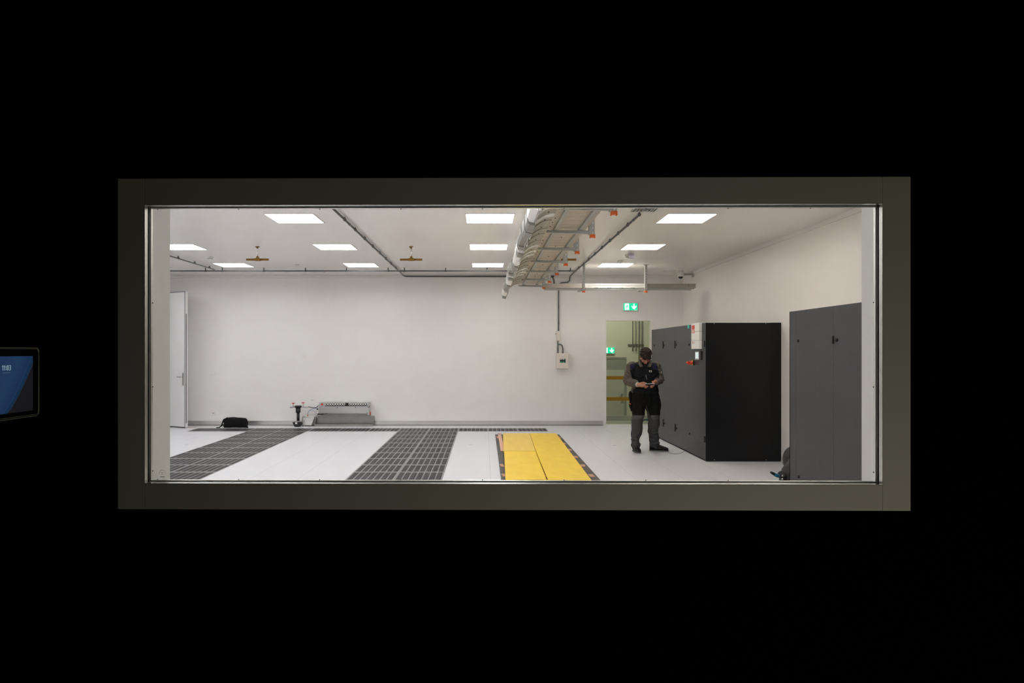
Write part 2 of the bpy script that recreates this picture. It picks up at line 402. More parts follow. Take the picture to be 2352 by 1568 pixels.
for py in (695, 888, 1082):
    z = P(0, py, 2.03).z
    for x in (ix0+0.0050, ix1-0.0050): b.ball(RW @ Vector((x, 0.026, z)), 0.0019, n=8)
obj('fixings', b, 'conduit', rb)
b = MB(); wbox(b, ix0-0.006, ix1+0.006, 0.0102, 0.0160, iz0-0.006, iz1+0.006); pane = obj('pane', b, 'glass', win)
b = MB()                                               # maker's stamp etched in the corner of the pane
c = RW @ Vector((P(370.5, 0, 2.02).x, 0.0165, P(0, 1087, 2.02).z))
b.tube(arc_pts(c, 0.0085, -0.15, PI+0.15, 14, (1,0,0), (0,0,1)), 0.0003, 6)
b.box(c.x-0.004, c.x+0.003, c.y, c.y+0.0004, c.z+0.001, c.z+0.0018); b.box(c.x-0.003, c.x+0.003, c.y, c.y+0.0004, c.z-0.0045, c.z-0.0038)
b.box(c.x-0.006, c.x+0.007, c.y, c.y+0.0004, c.z-0.0115, c.z-0.0095)
obj('etched_stamp', b, 'stamp', pane)
# pale boxed jambs behind the pane
jl, jr = P(349.5, 0, 2.05).x, P(2007.5, 0, 2.04).x
b = MB(); b.hexa([(jl-0.12, 2.05, 0), (jl, 2.05, 0), (P(390.5, 0, 2.16).x, 2.16, 0), (jl-0.12, 2.16, 0), (jl-0.12, 2.05, CZ), (jl, 2.05, CZ), (P(390.5, 0, 2.16).x, 2.16, CZ), (jl-0.12, 2.16, CZ)])
struct('trim_5', b, 'jamb')
b = MB(); xr2 = P(1977.5, 0, 2.12).x
b.hexa([(jr, 2.04, 0), (jr+0.12, 2.04, 0), (jr+0.12, 2.16, 0), (xr2+0.002, 2.12, 0), (jr, 2.04, CZ), (jr+0.12, 2.04, CZ), (jr+0.12, 2.16, CZ), (xr2+0.002, 2.12, CZ)])
struct('trim_6', b, 'jamb')
# corridor the viewer stands in, all dark
b = MB(); b.box(-1.6, 2.6, -1.5, 1.95, -0.1, 0); struct('floor_corridor', b, 'black_wall')
b = MB(); b.box(-1.6, 2.6, -1.5, 1.95, 3.0, 3.1); struct('ceiling_corridor', b, 'black_wall')
b = MB(); b.box(-1.35, -1.25, -1.5, 1.985, 0, 3.0); struct('wall_corridor_left', b, 'black_wall')
b = MB(); b.box(2.5, 2.6, -1.5, 1.96, 0, 3.0); struct('wall_corridor_right', b, 'black_wall')
b = MB(); b.box(-1.6, 2.6, -1.6, -1.5, 0, 3.0); struct('wall_corridor_back', b, 'black_wall')

# room beyond the right doorway
FY = 19.6; FZ0 = -0.7
b = MB(); b.box(1.2, 7.0, FY, FY+0.1, FZ0, 3.6); struct('wall_beyond', b, 'green_wall')
b = MB(); b.box(1.1, 1.2, YB+0.13, FY, FZ0, 3.6); struct('wall_beyond_left', b, 'green_wall')
b = MB(); b.box(7.0, 7.1, YB+0.13, FY, FZ0, 3.6); struct('wall_beyond_right', b, 'green_wall')
b = MB(); b.box(1.2, 7.0, YB+0.13, FY, FZ0-0.1, FZ0); struct('floor_beyond', b, 'far_floor')
b = MB(); b.box(1.2, 7.0, YB+0.13, FY, 3.5, 3.6); struct('ceiling_beyond', b, 'green_wall')
b = MB(); b.box(1.2, 7.0, YB+0.131, 16.6, -0.06, -0.012); b.box(1.2, 7.0, 16.6, 16.66, FZ0, 0.10); b.box(1.2, 7.0, 16.55, 16.6, -0.012, 0.04)
struct('floor_landing', b, 'far_floor')

# ------------------------------------------------------------------ ceiling lamps
rows = [4.04, 6.44, 8.84, 11.24, 13.59]; cols = [-7.19, -4.765, -2.34, 0.07, 2.495]
rown = ['row just inside the window', 'second row from the window', 'nearest row in sight', 'middle row', 'row by the back wall']
coln = ['outermost left', 'far left', 'second from the left', 'centre', 'rightmost']
proto = None
for ri, y in enumerate(rows):
    for ci, x in enumerate(cols):
        lab = 'square ceiling lamp, %s, %s column' % (rown[ri], coln[ci])
        if proto is None:
            proto = thing('ceiling_light', lab, 'ceiling light', (x, y, CZ), 0, 'square light panels in the ceiling')
            b = MB()
            for r in frame_rects(-0.3, 0.3, -0.3, 0.3, 0.011): b.box(r[0], r[1], r[2], r[3], -0.008, 0.0)
            obj('lamp_frame', b, 'trim_white', proto, local=True)
            b = MB(); b.box(-0.289, 0.289, -0.289, 0.289, -0.006, -0.001); obj('diffuser', b, 'lamp', proto, local=True)
        else:
            d = dup(proto, (x, y, CZ), 0, lab)
            if ci == 4:                                    # the right-hand column burns warmer
                df = [c for c in d.children if c.name.startswith('diffuser')][0]
                df.data = df.data.copy(); df.data.materials[0] = M['lamp_warm']
# lamp of the room beyond
t = thing('far_room_light', 'long lamp on the ceiling of the room beyond the doorway', 'ceiling light', (3.2, 17.9, 3.5))
M['far_lamp'] = emit('far_lamp', (1.0, 1.0, 0.86), 40)
b = MB(); b.box(2.6, 3.8, 17.8, 18.0, 3.40, 3.45); obj('diffuser', b, 'far_lamp', t)
b = MB(); b.box(2.55, 3.85, 17.75, 18.05, 3.45, 3.5); obj('housing', b, 'white_plastic', t)

# ------------------------------------------------------------------ floor grilles
def grille():
    g = thing('floor_grille', 'x', 'floor grille', (0, 0, 0))
    b = MB(); n = 7; p = 0.6; e = 0.020; rib = 0.012
    for r in frame_rects(0.0015, p-0.0015, 0.0015, p-0.0015, 0.030, 0.016): b.box(r[0], r[1], r[2], r[3], -0.03, 0.0)
    cw = (p - 2*0.016 - (n-1)*rib) / n
    for k in range(n-1):
        x = 0.016 + cw*(k+1) + rib*k; b.box(x, x+rib, 0.030, p-0.030, -0.03, 0.0)
    obj('grille_frame', b, 'grille_frame', g, local=True)
    b = MB()
    for k in range(n):
        x = 0.016 + (cw+rib)*k; m_ = 5; st = cw / m_
        for q in range(m_): b.box(x+q*st+st*0.22, x+q*st+st*0.78, 0.030, p-0.030, -0.022, -0.002)
        b.box(x, x+cw, 0.030, p-0.030, -0.030, -0.028, 1)
    obj('slats', b, ['grille_bar', 'pit'], g, local=True)
    return g
gp = None
ordn = ['first', 'second', 'third', 'fourth', 'fifth', 'sixth', 'seventh', 'eighth', 'ninth', 'tenth', 'eleventh', 'twelfth']
for (i, j), kind in sorted(cells.items(), key=lambda a: (a[0][1], a[0][0])):
    if kind == 'back': lab = 'dark slotted floor grille in the row along the back wall, %s from its left end' % ordn[i+9]
    else:
        side = 'left' if i in (-2, -7) else 'right'
        lab = 'dark slotted floor grille, %s column of the %s strip, %s down from the cross row' % (side, 'middle' if kind == 'middle' else 'leftmost', ordn[-j-1])
    loc = (GX0+0.6*i, GY0+0.6*j, 0)
    if gp is None: gp = grille(); gp.location = loc; gp['label'] = lab; gp['group'] = 'slotted floor grilles'
    else: dup(gp, loc, 0, lab)

# ------------------------------------------------------------------ yellow cover boards on the rubber mat
mt = thing('rubber_mat', 'dark rubber mat on the floor under the yellow boards, edged with brown tape', 'mat', (0.82, 11.0, 0.0))
b = MB()
for k, (y0, y1) in enumerate(((13.60, 12.75), (12.75, 11.95), (11.95, 11.0), (11.0, 10.1), (10.1, 9.3), (9.3, 8.6), (8.6, 7.9))):
    b.box(0.210, 1.425, y1+0.004, y0-0.004, 0.0005, 0.012)
obj('mat_sheet', b, 'mat_black', mt)
def qpatch(px, py, wx, wy, name='tape_piece', m='tape', rot=0.1):
    Y = F*(EYE-0.014)/(py-VY); x = (px-VX)*Y/F; b = MB()
    R = Matrix.Translation((x, Y, 0)) @ Matrix.Rotation(rot, 4, 'Z')
    b.box(-wx/2, wx/2, -wy/2, wy/2, 0.0122, 0.0142, 0, R); return obj(name, b, m, mt)
for px, py in ((1284.5, 1004.5), (1295.5, 1018), (1308, 1032.3), (1322.5, 1049), (1338.5, 1068.5), (1358.5, 1091.5)): qpatch(px, py, 0.062, 0.19, rot=random.Random(px).uniform(-0.1, 0.15))
for px, py, wx, wy in ((1144, 1004, 0.05, 0.30), (1153.2, 1068, 0.046, 0.22), (1157, 1090.5, 0.04, 0.2)): qpatch(px, py, wx, wy)
b = MB(); b.box(0.262, 0.325, 11.3, 13.70, 0.0122, 0.0145); b.box(0.262, 0.33, 13.62, 13.74, 0.0005, 0.0145); o = obj('tape_strip', b, 'tape_pink', mt); o['label'] = 'long pink tape strip'
def board(label, pts, z0=0.022, z1=0.050, m='yellow'):
    """pts: pixel corners of the board's top face"""
    b = MB(); q = []
    for px, py in pts:
        Y = F*(EYE-z1)/(py-VY); q.append(Vector(((px-VX)*Y/F, Y, z1)))
    b.prism(q, (0, 0, z0-z1)); o = obj('cover_board', b, m, bevel=0.002); tag(o, label, 'board', 'yellow cover boards'); return o
board('short faded yellow board, far left of the yellow boards', [(1155.5, 994.6), (1216.4, 994.4), (1230, 1035.2), (1156.2, 1035.4)], m='yellow_faded')
board('yellow board nearest the window on the left, beside the black gap', [(1158.2, 1036.0), (1230.2, 1035.8), (1255.2, 1100.6), (1281, 1140), (1162.5, 1140)][0:3] + [(1252, 1100.7), (1252, 1100.7)][:0] + [(1161.0, 1100.6)])
board('long yellow board on the right of the yellow boards', [(1217.0, 994.4), (1277.4, 994.6), (1398.0, 1154.0), (1281.5, 1154.0), (1231.5, 1036)])
board('last yellow board on the left, just above the window bottom, past the black gap', [(1161.5, 1101.2), (1259.0, 1101.2), (1280.5, 1154.0), (1164.5, 1154.0)])
for i, y in enumerate((9.0, 11.0, 13.0)):
    b = MB(); b.box(0.45, 1.22, y-0.05, y+0.05, 0.0125, 0.0215); o = obj('support_batten', b, 'yellow_dull')
    tag(o, 'thin yellow batten under the yellow boards, %s of the three' % ['nearest the window', 'middle', 'nearest the back wall'][i], 'batten', 'battens under the boards')

# ------------------------------------------------------------------ conduits
def conduit(label, paths, clips, r=0.0135, rsleeve=(), name='conduit', m='conduit', wallside=False, cs=0.019):
    t = thing(name, label, 'conduit', paths[0][0])
    for p in paths:
        b = MB(); b.tube(p, r, 10); obj('tube', b, m, t)
    for c, d in clips:
        c = Vector(c); d = Vector(d).normalized(); b = MB()
        b.cyl(c-d*0.013, c+d*0.013, r+0.006, 10)
        if wallside: b.box(c.x-0.012, c.x+0.012, c.y, YB-0.001, c.z-0.012, c.z+0.012)
        else: b.box(c.x-0.009, c.x+0.009, c.y-0.009, c.y+0.009, c.z, CZ-0.001)
        obj('pipe_clip', b, 'clip', t)
    for c, d in rsleeve:
        c = Vector(c); d = Vector(d).normalized(); b = MB(); b.cyl(c-d*0.03, c+d*0.03, r+0.003, 10); obj('sleeve', b, m, t)
    return t
zc = CZ - 0.032
XCL, XCR = -1.712, 1.838
zb = CZ - 0.034
# left long conduit, turns at the wall and runs right
pl = [(XCL, 5.0, zc), (XCL, 14.6, zc)] + [(XCL, 14.8, zc-0.004)] + [(XCL, 15.20, zb), (XCL+0.02, 15.29, zb), (XCL+0.08, 15.335, zb)] + [(1.50, 15.335, zb)]
yclip = [F*(CZ-0.03-EYE)/(808-y) for y in (504, 527.5, 548, 565.6, 580.9, 594, 605, 616)]
conduit('grey ceiling conduit running from the window to the back wall, between the two brass nozzles', [pl],
        [((XCL, y, zc), (0, 1, 0)) for y in [6.5, 7.9] + yclip] , rsleeve=[((XCL, 9.1, zc), (0, 1, 0))])
b = None
t = conduit('dark conduit high along the back wall under the ceiling edge', [[(XN+0.01, 14.05, zc-0.03), (XCR-0.02, 14.05, zc-0.03)]],
        [((P(px, 0, 14.05).x, 14.05, zc-0.03), (1, 0, 0)) for px in (472, 510.6, 606, 701.6, 796, 891.4, 929, 1023.5, 1118.5, 1310)])
# right long conduit with the S bend down to the wall
zq = P(0, 648.6, 15.335).z
pr = [(XCR, 8.42, zc), (XCR, 14.3, zc), (XCR, 15.1, zc-0.002), (XCR, 15.26, zc-0.012), (XCR, 15.325, zc-0.05), (XCR-0.004, 15.335, zc-0.085), (XCR-0.015, 15.335, zq+0.03), (XCR-0.045, 15.335, zq+0.005), (XCR-0.08, 15.335, zq), (1.69, 15.335, zq-0.002), (1.645, 15.335, zq-0.015), (1.61, 15.335, zq-0.05), (1.60, 15.335, zq-0.09), (1.60, 15.335, P(0, 700, 15.3).z), (1.60, 15.335, P(0, 760, 15.3).z)]
rclip = [8.46, 8.95+0.2, 9.8, 10.45, 11.15, 11.85, 12.55, 13.2, 13.85]
conduit('grey ceiling conduit to the right of the cable tray, bending down the back wall', [pr], [((XCR, y, zc), (0, 1, 0)) for y in rclip], rsleeve=[((XCR, 8.8, zc), (0, 1, 0)), ((1.60, 15.335, 2.55), (0, 0, 1)), ((1.60, 15.335, 2.2), (0, 0, 1))])
b = MB(); b.tube([(1.42, 15.30, zb-0.01), (1.47, 15.30, zb-0.03), (1.495, 15.30, zb-0.09), (1.50, 15.30, zb-0.17)], 0.017, 10); o = obj('flexible_conduit', b, 'conduit'); tag(o, 'short black bent hose end dropping behind the crossing cable duct', 'conduit')
XFL = -5.29
conduit('short grey conduit at the upper left corner meeting the wall conduit', [[(XFL, 5.0, zc), (XFL, 14.0, zc-0.01)]], [((XFL, y, zc), (0, 1, 0)) for y in (11.2, 12.35, 13.05, 13.75)])
# junction box and control box on the back wall
jx = P(1281.5, 0, YB).x
t = thing('junction_box', 'small slim cream box on the back wall at the foot of the long conduit', 'junction box', (jx, YB, P(0, 782, YB).z))
b = MB(); q0, q1 = P(1278, 782, YB-0.05), P(1286, 760, YB-0.05); b.box(q0.x, q1.x, YB-0.06, YB, q0.z, q1.z); obj('body', b, 'panel_cream', t, bevel=0.004)
b = MB(); b.cyl((q0.x-0.02, YB-0.03, q1.z-0.06), (q0.x, YB-0.03, q1.z-0.06), 0.012); obj('plug', b, 'grey_plastic', t)
x1 = P(1281.3, 0, 15.335).x; x2 = P(1292.8, 0, 15.335).x; zt = P(0, 783, 15.335).z; zl = P(0, 811, 15.335).z
t = conduit('short dark conduit pair between the slim box and the square box', [[(x1, 15.33, zt), (x1, 15.33, zl)], [(x1, 15.33, P(0, 790.5, 15.33).z), (x1+0.05, 15.33, P(0, 790.5, 15.33).z), (x1+0.085, 15.33, P(0, 792, 15.33).z), (x2-0.012, 15.33, P(0, 796, 15.33).z), (x2, 15.33, P(0, 800, 15.33).z), (x2, 15.33, zl)]], [], r=0.0135, rsleeve=[((x1, 15.33, zl+0.09), (0,0,1))])
t = thing('control_box', 'square cream control box with a small dark display on the back wall', 'control box', (P(1292, 0, YB).x, YB, P(0, 846, YB).z))
q0, q1 = P(1277.8, 846, 15.26), P(1306, 811, 15.26)
b = MB(); b.box(q0.x, q1.x, 15.24, YB, q0.z, q1.z); obj('body', b, 'panel_cream', t, bevel=0.005)
d0, d1 = P(1286, 832.5, 15.24), P(1299, 823.8, 15.24)
b = MB(); b.box(d0.x, d1.x, 15.234, 15.2395, d0.z, d1.z); dp = obj('display', b, 'black', t)
b = MB(); hw = (d1.x-d0.x)
for f0, f1 in ((0.05, 0.38), (0.48, 0.75)): b.box(d0.x+hw*f0, d0.x+hw*f1, 15.231, 15.2335, d1.z-0.018, d1.z-0.005)
obj('label_strip', b, 'label_white', dp)
b = MB()
for f0, f1 in ((0.1, 0.36), (0.5, 0.78)): b.box(d0.x+hw*f0, d0.x+hw*f1, 15.231, 15.2335, d0.z+0.004, d0.z+0.022)
b.box(d0.x+hw*0.84, d0.x+hw*0.96, 15.231, 15.2335, d1.z-0.02, d1.z-0.006)
obj('green_keys', b, 'led_green', dp)
b = MB(); b.box(d0.x+0.04, d1.x-0.04, 15.238, 15.2395, d1.z+0.030, d1.z+0.036); obj('print', b, 'grey_plastic', t)

# ------------------------------------------------------------------ brass nozzles, detectors, vents, camera on the ceiling
def nozzle(x, y, label, full=True):
    t = thing('gas_nozzle', label, 'ceiling nozzle', (x, y, CZ), 0, 'brass nozzles under the ceiling')
    z = -0.205
    b = MB(); b.cyl((0, 0, z+0.02), (0, 0, -0.004), 0.013, 12); obj('drop_pipe', b, 'chrome', t, local=True)
    b = MB(); b.box(-0.03, 0.03, -0.02, 0.02, -0.010, 0.0); b.box(-0.025, -0.005, -0.012, 0.012, -0.018, -0.010); obj('pipe_clamp', b, 'brass', t, local=True)
    b = MB(); b.box(-0.043, 0.043, -0.03, 0.03, z-0.022, z+0.022); b.cyl((0, 0, z+0.02), (0, 0, z+0.05), 0.022, 12); obj('tee', b, 'brass', t, local=True, bevel=0.006)
    for s in (-1, 1):
        b = MB(); b.cyl((s*0.043, 0, z), (s*0.175, 0, z), 0.017, 14)
        for k in range(9): b.cyl((s*(0.05+0.0145*k), 0, z), (s*(0.056+0.0145*k), 0, z), 0.0185, 14)
        obj('outlet', b, 'brass', t, local=True)
    return t
yn = 11.22
n0 = nozzle(P(591.5, 0, yn).x, yn, 'brass T-shaped nozzle on a short pipe, leftmost of the three under the ceiling')
dup(n0, (P(944.5, 0, yn).x, yn, CZ), 0, 'brass T-shaped nozzle on a short pipe, right of the slanting conduit')
dup(n0, (P(1298, 0, yn).x, yn, CZ), 0, 'brass T-shaped nozzle half hidden behind the cable tray')
def detector(px, py, label, r=0.055, h=0.05):
    Y = F*(CZ-0.02-EYE)/(808-py); t = thing('smoke_detector', label, 'smoke detector', (P(px, 0, Y).x, Y, CZ))
    b = MB(); b.tube([(0,0,0), (0,0,-0.012)], [r, r*0.98], 24); obj('base_plate', b, 'white_plastic', t, local=True)
    b = MB(); b.tube([(0,0,-0.012), (0,0,-h*0.7), (0,0,-h)], [r*0.9, r*0.75, r*0.45], 24); hd = obj('head', b, 'white_plastic', t, local=True)
    b = MB(); b.tube([(0,0,-h*0.72), (0,0,-h*0.84)], [r*0.76, r*0.63], 24); obj('sensor_slot', b, 'conduit', hd, local=True)
    return t
detector(483, 592, 'round white smoke detector on the ceiling, at the far left above the door')
detector(683, 609, 'small round white ceiling detector near the back wall', 0.045, 0.03)
detector(1442.5, 588, 'round white smoke detector on the ceiling, beside the pale lilac tag')
b = MB(); q = P(1450.5, 590, 12.0); b.box(q.x-0.045, q.x+0.045, 12.0, 12.06, CZ-0.075, CZ); b.box(q.x-0.047, q.x+0.047, 11.997, 12.063, CZ-0.042, CZ-0.038); o = obj('detector_tag', b, 'lilac', bevel=0.002); tag(o, 'pale lilac box hanging from the ceiling beside a round detector', 'tag')
Y = F*1.645/(808-599.5); t = thing('motion_sensor', 'pointed white dome on the ceiling in front of the rear right lamp', 'sensor', (P(1424.5, 0, Y).x, Y, CZ))
b = MB(); b.tube([(0,0,0), (0,0,-0.012), (0,0,-0.03), (0,0,-0.05), (0,0,-0.058)], [0.05, 0.05, 0.034, 0.018, 0.006], 20); obj('dome', b, 'white_plastic', t, local=True)
b = MB(); b.tube([(0,0,0.0), (0,0,-0.006)], [0.053, 0.053], 20); obj('ring', b, 'white_plastic', t, local=True)
q0, q1 = P(1383, 626, 15.36), P(1399.5, 621.5, 15.36)
b = MB(); b.box(q0.x, q1.x, 15.30, YB-0.019, q0.z, q1.z); o = obj('wall_box', b, 'white_plastic', bevel=0.004); tag(o, 'small flat white box high on the back wall right of the conduit bend', 'box')
def round_vent(px, py, label, r=0.13):
    Y = F*(CZ-EYE)/(808-py); x = P(px, 0, Y).x; t = thing('ceiling_vent', label, 'vent', (x, Y, CZ), 0, 'round vents in the ceiling')
    b = MB(); n = 28
    for rr, w_ in ((r, 0.012), (r*0.74, 0.008), (r*0.5, 0.008)):
        prs = [Vector((rr*math.cos(2*PI*i/n), rr*math.sin(2*PI*i/n), -0.006)) for i in range(n+1)]; b.tube(prs, w_*0.6, 6)
    for k in range(6): b.box(-0.004, 0.004, 0.02, r, -0.009, -0.003, 0, Matrix.Rotation(k*PI/3, 4, 'Z'))
    obj('vent_rings', b, 'white_plastic', t, local=True)
    b = MB(); b.tube([(0,0,-0.001), (0,0,-0.004)], [r, r], 24); obj('vent_core', b, 'conduit', t, local=True)
    return t
round_vent(733, 623.5, 'flat round vent in the ceiling near the back wall, left half of the room')
round_vent(1538, 621.5, 'flat round vent in the ceiling beside the dome camera')
Y = 8.25; t = thing('square_diffuser', 'square grey air diffuser in the ceiling where the right conduit meets the window top', 'vent', (P(1482, 0, Y).x, Y, CZ))
b = MB()
for k in range(4): 
    a = 0.14 - 0.035*k
    for r in frame_rects(-a, a, -a, a, 0.014): b.box(r[0], r[1], r[2], r[3], -0.012-0.004*k, -0.002)
obj('louvres', b, 'galv', t, local=True)
b = MB(); b.box(-0.14, 0.14, -0.14, 0.14, -0.002, 0); obj('backing', b, 'conduit', t, local=True)
# dome camera on a wall bracket
cy = 14.6; c = P(1563.5, 632, cy)
t = thing('security_camera', 'white dome security camera with black lens in the upper right corner', 'camera', (c.x, c.y, c.z))
b = MB(); b.tube([c+Vector((0,0,0.10)), c+Vector((0,0,0.085)), c+Vector((0,0,0.03)), c+Vector((0,0,-0.02)), c+Vector((0,0,-0.028))], [0.03, 0.055, 0.066, 0.066, 0.058], 24); obj('housing', b, 'white_plastic', t)
b = MB(); b.ball(c+Vector((0,0,-0.026)), (0.047, 0.047, 0.045), n=20); obj('dome', b, 'black', t)
b = MB(); b.cyl(c+Vector((0.03,0,0.02)), (XR-0.02, cy, c.z+0.02), 0.02, 12); b.box(XR-0.025, XR, cy-0.05, cy+0.05, c.z-0.035, c.z+0.075); obj('wall_bracket', b, 'grey_plastic', t)
b = MB(); b.cyl(c+Vector((0,0,0.09)), (c.x, c.y, CZ), 0.018, 12); obj('stem', b, 'white_plastic', t)

# ------------------------------------------------------------------ long cable tray with drop-out edge
ZT = EYE + 1.262                                      # underside of the tray
t = thing('cable_tray', 'long beige perforated cable tray with curved drop-out edge under the ceiling', 'cable tray', (0.8, 9.3, ZT))
Y0, Y1 = 4.9, 13.30
b = MB(); b.box(0.640, 1.050, Y0, Y1, ZT, ZT+0.004)
obj('tray_sheet', b, 'tray', t)
for x in (0.727, 0.980):
    b = MB(); b.box(x-0.02, x+0.02, Y0, Y1, ZT-0.030, ZT-0.001); b.box(x+0.010, x+0.0202, Y0, Y1, ZT-0.031, ZT-0.0305); obj('under_rail', b, 'galv', t, bevel=0.003)
b = MB(); b.box(1.046, 1.0505, Y0, Y1, ZT+0.0045, ZT+0.065); obj('side_rail', b, 'galv', t)
b = MB(); rnd = random.Random(4)
for k in range(34):
    y = 5.6 + k*0.225; b.ball((rnd.choice([0.665, 0.67, 0.85, 1.02]), y, ZT-0.001), 0.006, n=8)
obj('tray_screws', b, 'rubber', t)
def arch_profile(dr, th_):
    pts = []
    for k in range(13):
        a = PI/2 + (PI/2)*k/12
        pts.append((0.645+(0.260+dr)*math.cos(a), 0.985+EYE+0.277*math.sin(a) - dr*0.6*math.sin(a)))
    inner = [(x, z+th_) if k < 7 else (x-th_*0.9, z+th_*0.2) for k, (x, z) in enumerate(pts)]
    return pts + inner[::-1]
y = 5.0; k = 0
gleam_ys = [(6.05, 0), (6.50, 0), (8.62, 0), (9.05, 0), (11.0, 0), (11.42, 0)]  # depths where lamp reflections are painted onto the straps
while y < Y1-0.1:
    L = 0.33 if k % 2 == 0 else 0.45
    L = min(L, Y1-y)
    pr_ = arch_profile(0.0, 0.006); b = MB(); b.prism([(px, y, pz) for px, pz in pr_], (0, L-0.002, 0)); 
    if L > 0.25: b.ball((0.575, y+L*0.62, ZT-0.008), 0.008, n=8, mi=1)
    obj('curved_plate', b, ['duct_beige', 'rubber'], t)
    w_ = 0.15
    white = any(abs(y-q) < 0.22 for q, _ in gleam_ys)
    pr_ = [(px, pz-0.012) for px, pz in arch_profile(-0.012, 0.007)]
    b = MB(); b.prism([(px, y-w_/2, pz) for px, pz in pr_], (0, w_, 0)); obj('joint_strap', b, 'duct_gleam' if white else 'duct_beige', t)
    y += L; k += 1
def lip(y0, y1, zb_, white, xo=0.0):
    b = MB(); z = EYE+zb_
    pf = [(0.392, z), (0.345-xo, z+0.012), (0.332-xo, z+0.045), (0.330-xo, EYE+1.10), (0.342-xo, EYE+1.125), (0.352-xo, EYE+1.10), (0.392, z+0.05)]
    b.prism([(px, y0, pz) for px, pz in pf], (0, y1-y0-0.003, 0)); o = obj('outer_lip', b, 'duct_gleam' if white else 'duct_grey', t); return o  # pale lip pieces carry painted lamp reflections
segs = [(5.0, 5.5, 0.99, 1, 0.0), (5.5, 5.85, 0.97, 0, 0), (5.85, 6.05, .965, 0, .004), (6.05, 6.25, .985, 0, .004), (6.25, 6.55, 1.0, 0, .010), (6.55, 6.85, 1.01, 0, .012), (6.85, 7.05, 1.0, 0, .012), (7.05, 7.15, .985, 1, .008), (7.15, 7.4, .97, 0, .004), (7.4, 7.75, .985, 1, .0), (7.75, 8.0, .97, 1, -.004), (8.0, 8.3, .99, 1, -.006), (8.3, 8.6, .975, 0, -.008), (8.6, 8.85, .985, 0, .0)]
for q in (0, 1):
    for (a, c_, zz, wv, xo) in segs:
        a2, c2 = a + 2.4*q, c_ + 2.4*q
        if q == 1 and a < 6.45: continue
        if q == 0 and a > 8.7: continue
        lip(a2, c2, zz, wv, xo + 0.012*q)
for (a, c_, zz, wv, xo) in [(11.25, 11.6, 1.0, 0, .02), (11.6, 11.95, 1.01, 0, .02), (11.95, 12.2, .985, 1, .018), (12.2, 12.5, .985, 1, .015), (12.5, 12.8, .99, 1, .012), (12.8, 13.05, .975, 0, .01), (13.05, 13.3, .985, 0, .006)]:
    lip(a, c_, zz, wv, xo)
# hanging brackets
capz = [488, 541, 579, 607, 629, 647, 661]
def bracket(xu, y, zcap, arm, label, group, slots=8):
    t = thing('hanging_bracket', label, 'bracket', (xu, y, zcap), 0, group)
    H = CZ - zcap
    b = MB(); w_, d_ = 0.042, 0.040
    b.box(-w_/2, w_/2, 0, 0.003, 0.012, H); b.box(-w_/2, -w_/2+0.003, 0.0, d_, 0.012, H); b.box(w_/2-0.003, w_/2, 0.0, d_, 0.012, H)
    obj('upright', b, 'galv', t, local=True)
    b = MB()
    for k in range(int(H/0.05)): b.prism([(0.006*math.cos(a*PI/4), -0.0008, 0.045+0.05*k+0.012*math.sin(a*PI/4)) for a in range(8)], (0, 0.0006, 0))
    obj('slots', b, 'conduit' if not arm else 'label_white', t, local=True)
    b = MB(); b.box(-w_/2-0.005, w_/2+0.005, -0.006, d_+0.005, 0.0, 0.028); b.box(-w_/2-0.006, -w_/2+0.002, -0.007, d_, -0.008, 0.004); b.box(w_/2-0.002, w_/2+0.006, -0.007, d_, -0.008, 0.004); obj('end_cap', b, 'orange', t, local=True, bevel=0.002)
    b = MB(); b.box(-0.05, 0.05, -0.02, 0.07, H-0.006, H); obj('ceiling_plate', b, 'galv', t, local=True)
    if arm:
        b = MB(); z = ZT-0.033-zcap                       # tapering arm under the tray
        b.prism([(-w_/2, 0.0, z), (-w_/2, 0.0, z-0.038), (-w_/2-arm, 0.0, z-0.024), (-w_/2-arm, 0.0, z)], (0, 0.035, 0))
        obj('arm', b, 'galv', t, local=True, bevel=0.003)
        b = MB(); b.box(-w_/2-0.018, -w_/2, -0.004, 0.044, z-0.045, z+0.12); obj('arm_plate', b, 'galv', t, local=True, bevel=0.002)
    return t
bw = ['nearest the window', 'second from the window', 'third from the window', 'fourth from the window', 'third from the far end', 'second from the far end', 'farthest one']
bp = None
for k, cy_ in enumerate(capz):
    Y = F*1.175/(808-cy_)
    lab = 'steel bracket with orange cap holding the long tray, %s' % bw[k]
    if bp is None: bp = bracket(1.098, Y, EYE+1.160, 0.445, lab, 'brackets of the long cable tray')
    else: dup(bp, (1.098, Y, EYE+1.160), 0, lab)
# crossing duct
yt = 13.55
t = thing('cable_duct', 'shiny steel cable duct crossing the room under the ceiling toward the right wall', 'cable tray', (2.5, yt, 2.75))
z1, z0 = P(0, 650.5, yt).z, P(0, 660.5, yt).z; xa, xb = 1.15, P(1600, 0, yt).x; xm0, xm1 = P(1341, 0, yt).x, P(1484, 0, yt).x
M['duct_tan_refl'] = mat('tan_reflection_duct', (0.42, 0.38, 0.34), 0.25, metal=0.8)  # reflected surroundings put into the duct's colour: tan ends, bright middle
M['duct_bright_refl'] = mat('bright_reflection_duct', (0.88, 0.86, 0.84), 0.3, metal=0.2)
for a, c_, mm in ((xa, xm0, 'duct_tan_refl'), (xm0, xm1, 'duct_bright_refl'), (xm1, xb, 'duct_tan_refl')):
    b = MB(); b.box(a, c_-0.002, yt+0.05, yt+0.053, z0, z1); b.box(a, c_-0.002, yt+0.0495, yt+0.35, z0, z0+0.003); b.box(a, c_-0.002, yt+0.347, yt+0.35, z0, z1); b.box(a, c_-0.002, yt+0.046, yt+0.0495, z1-0.025, z1-0.02)
    obj('duct_section', b, mm, t)
zr = P(0, 665, yt).z
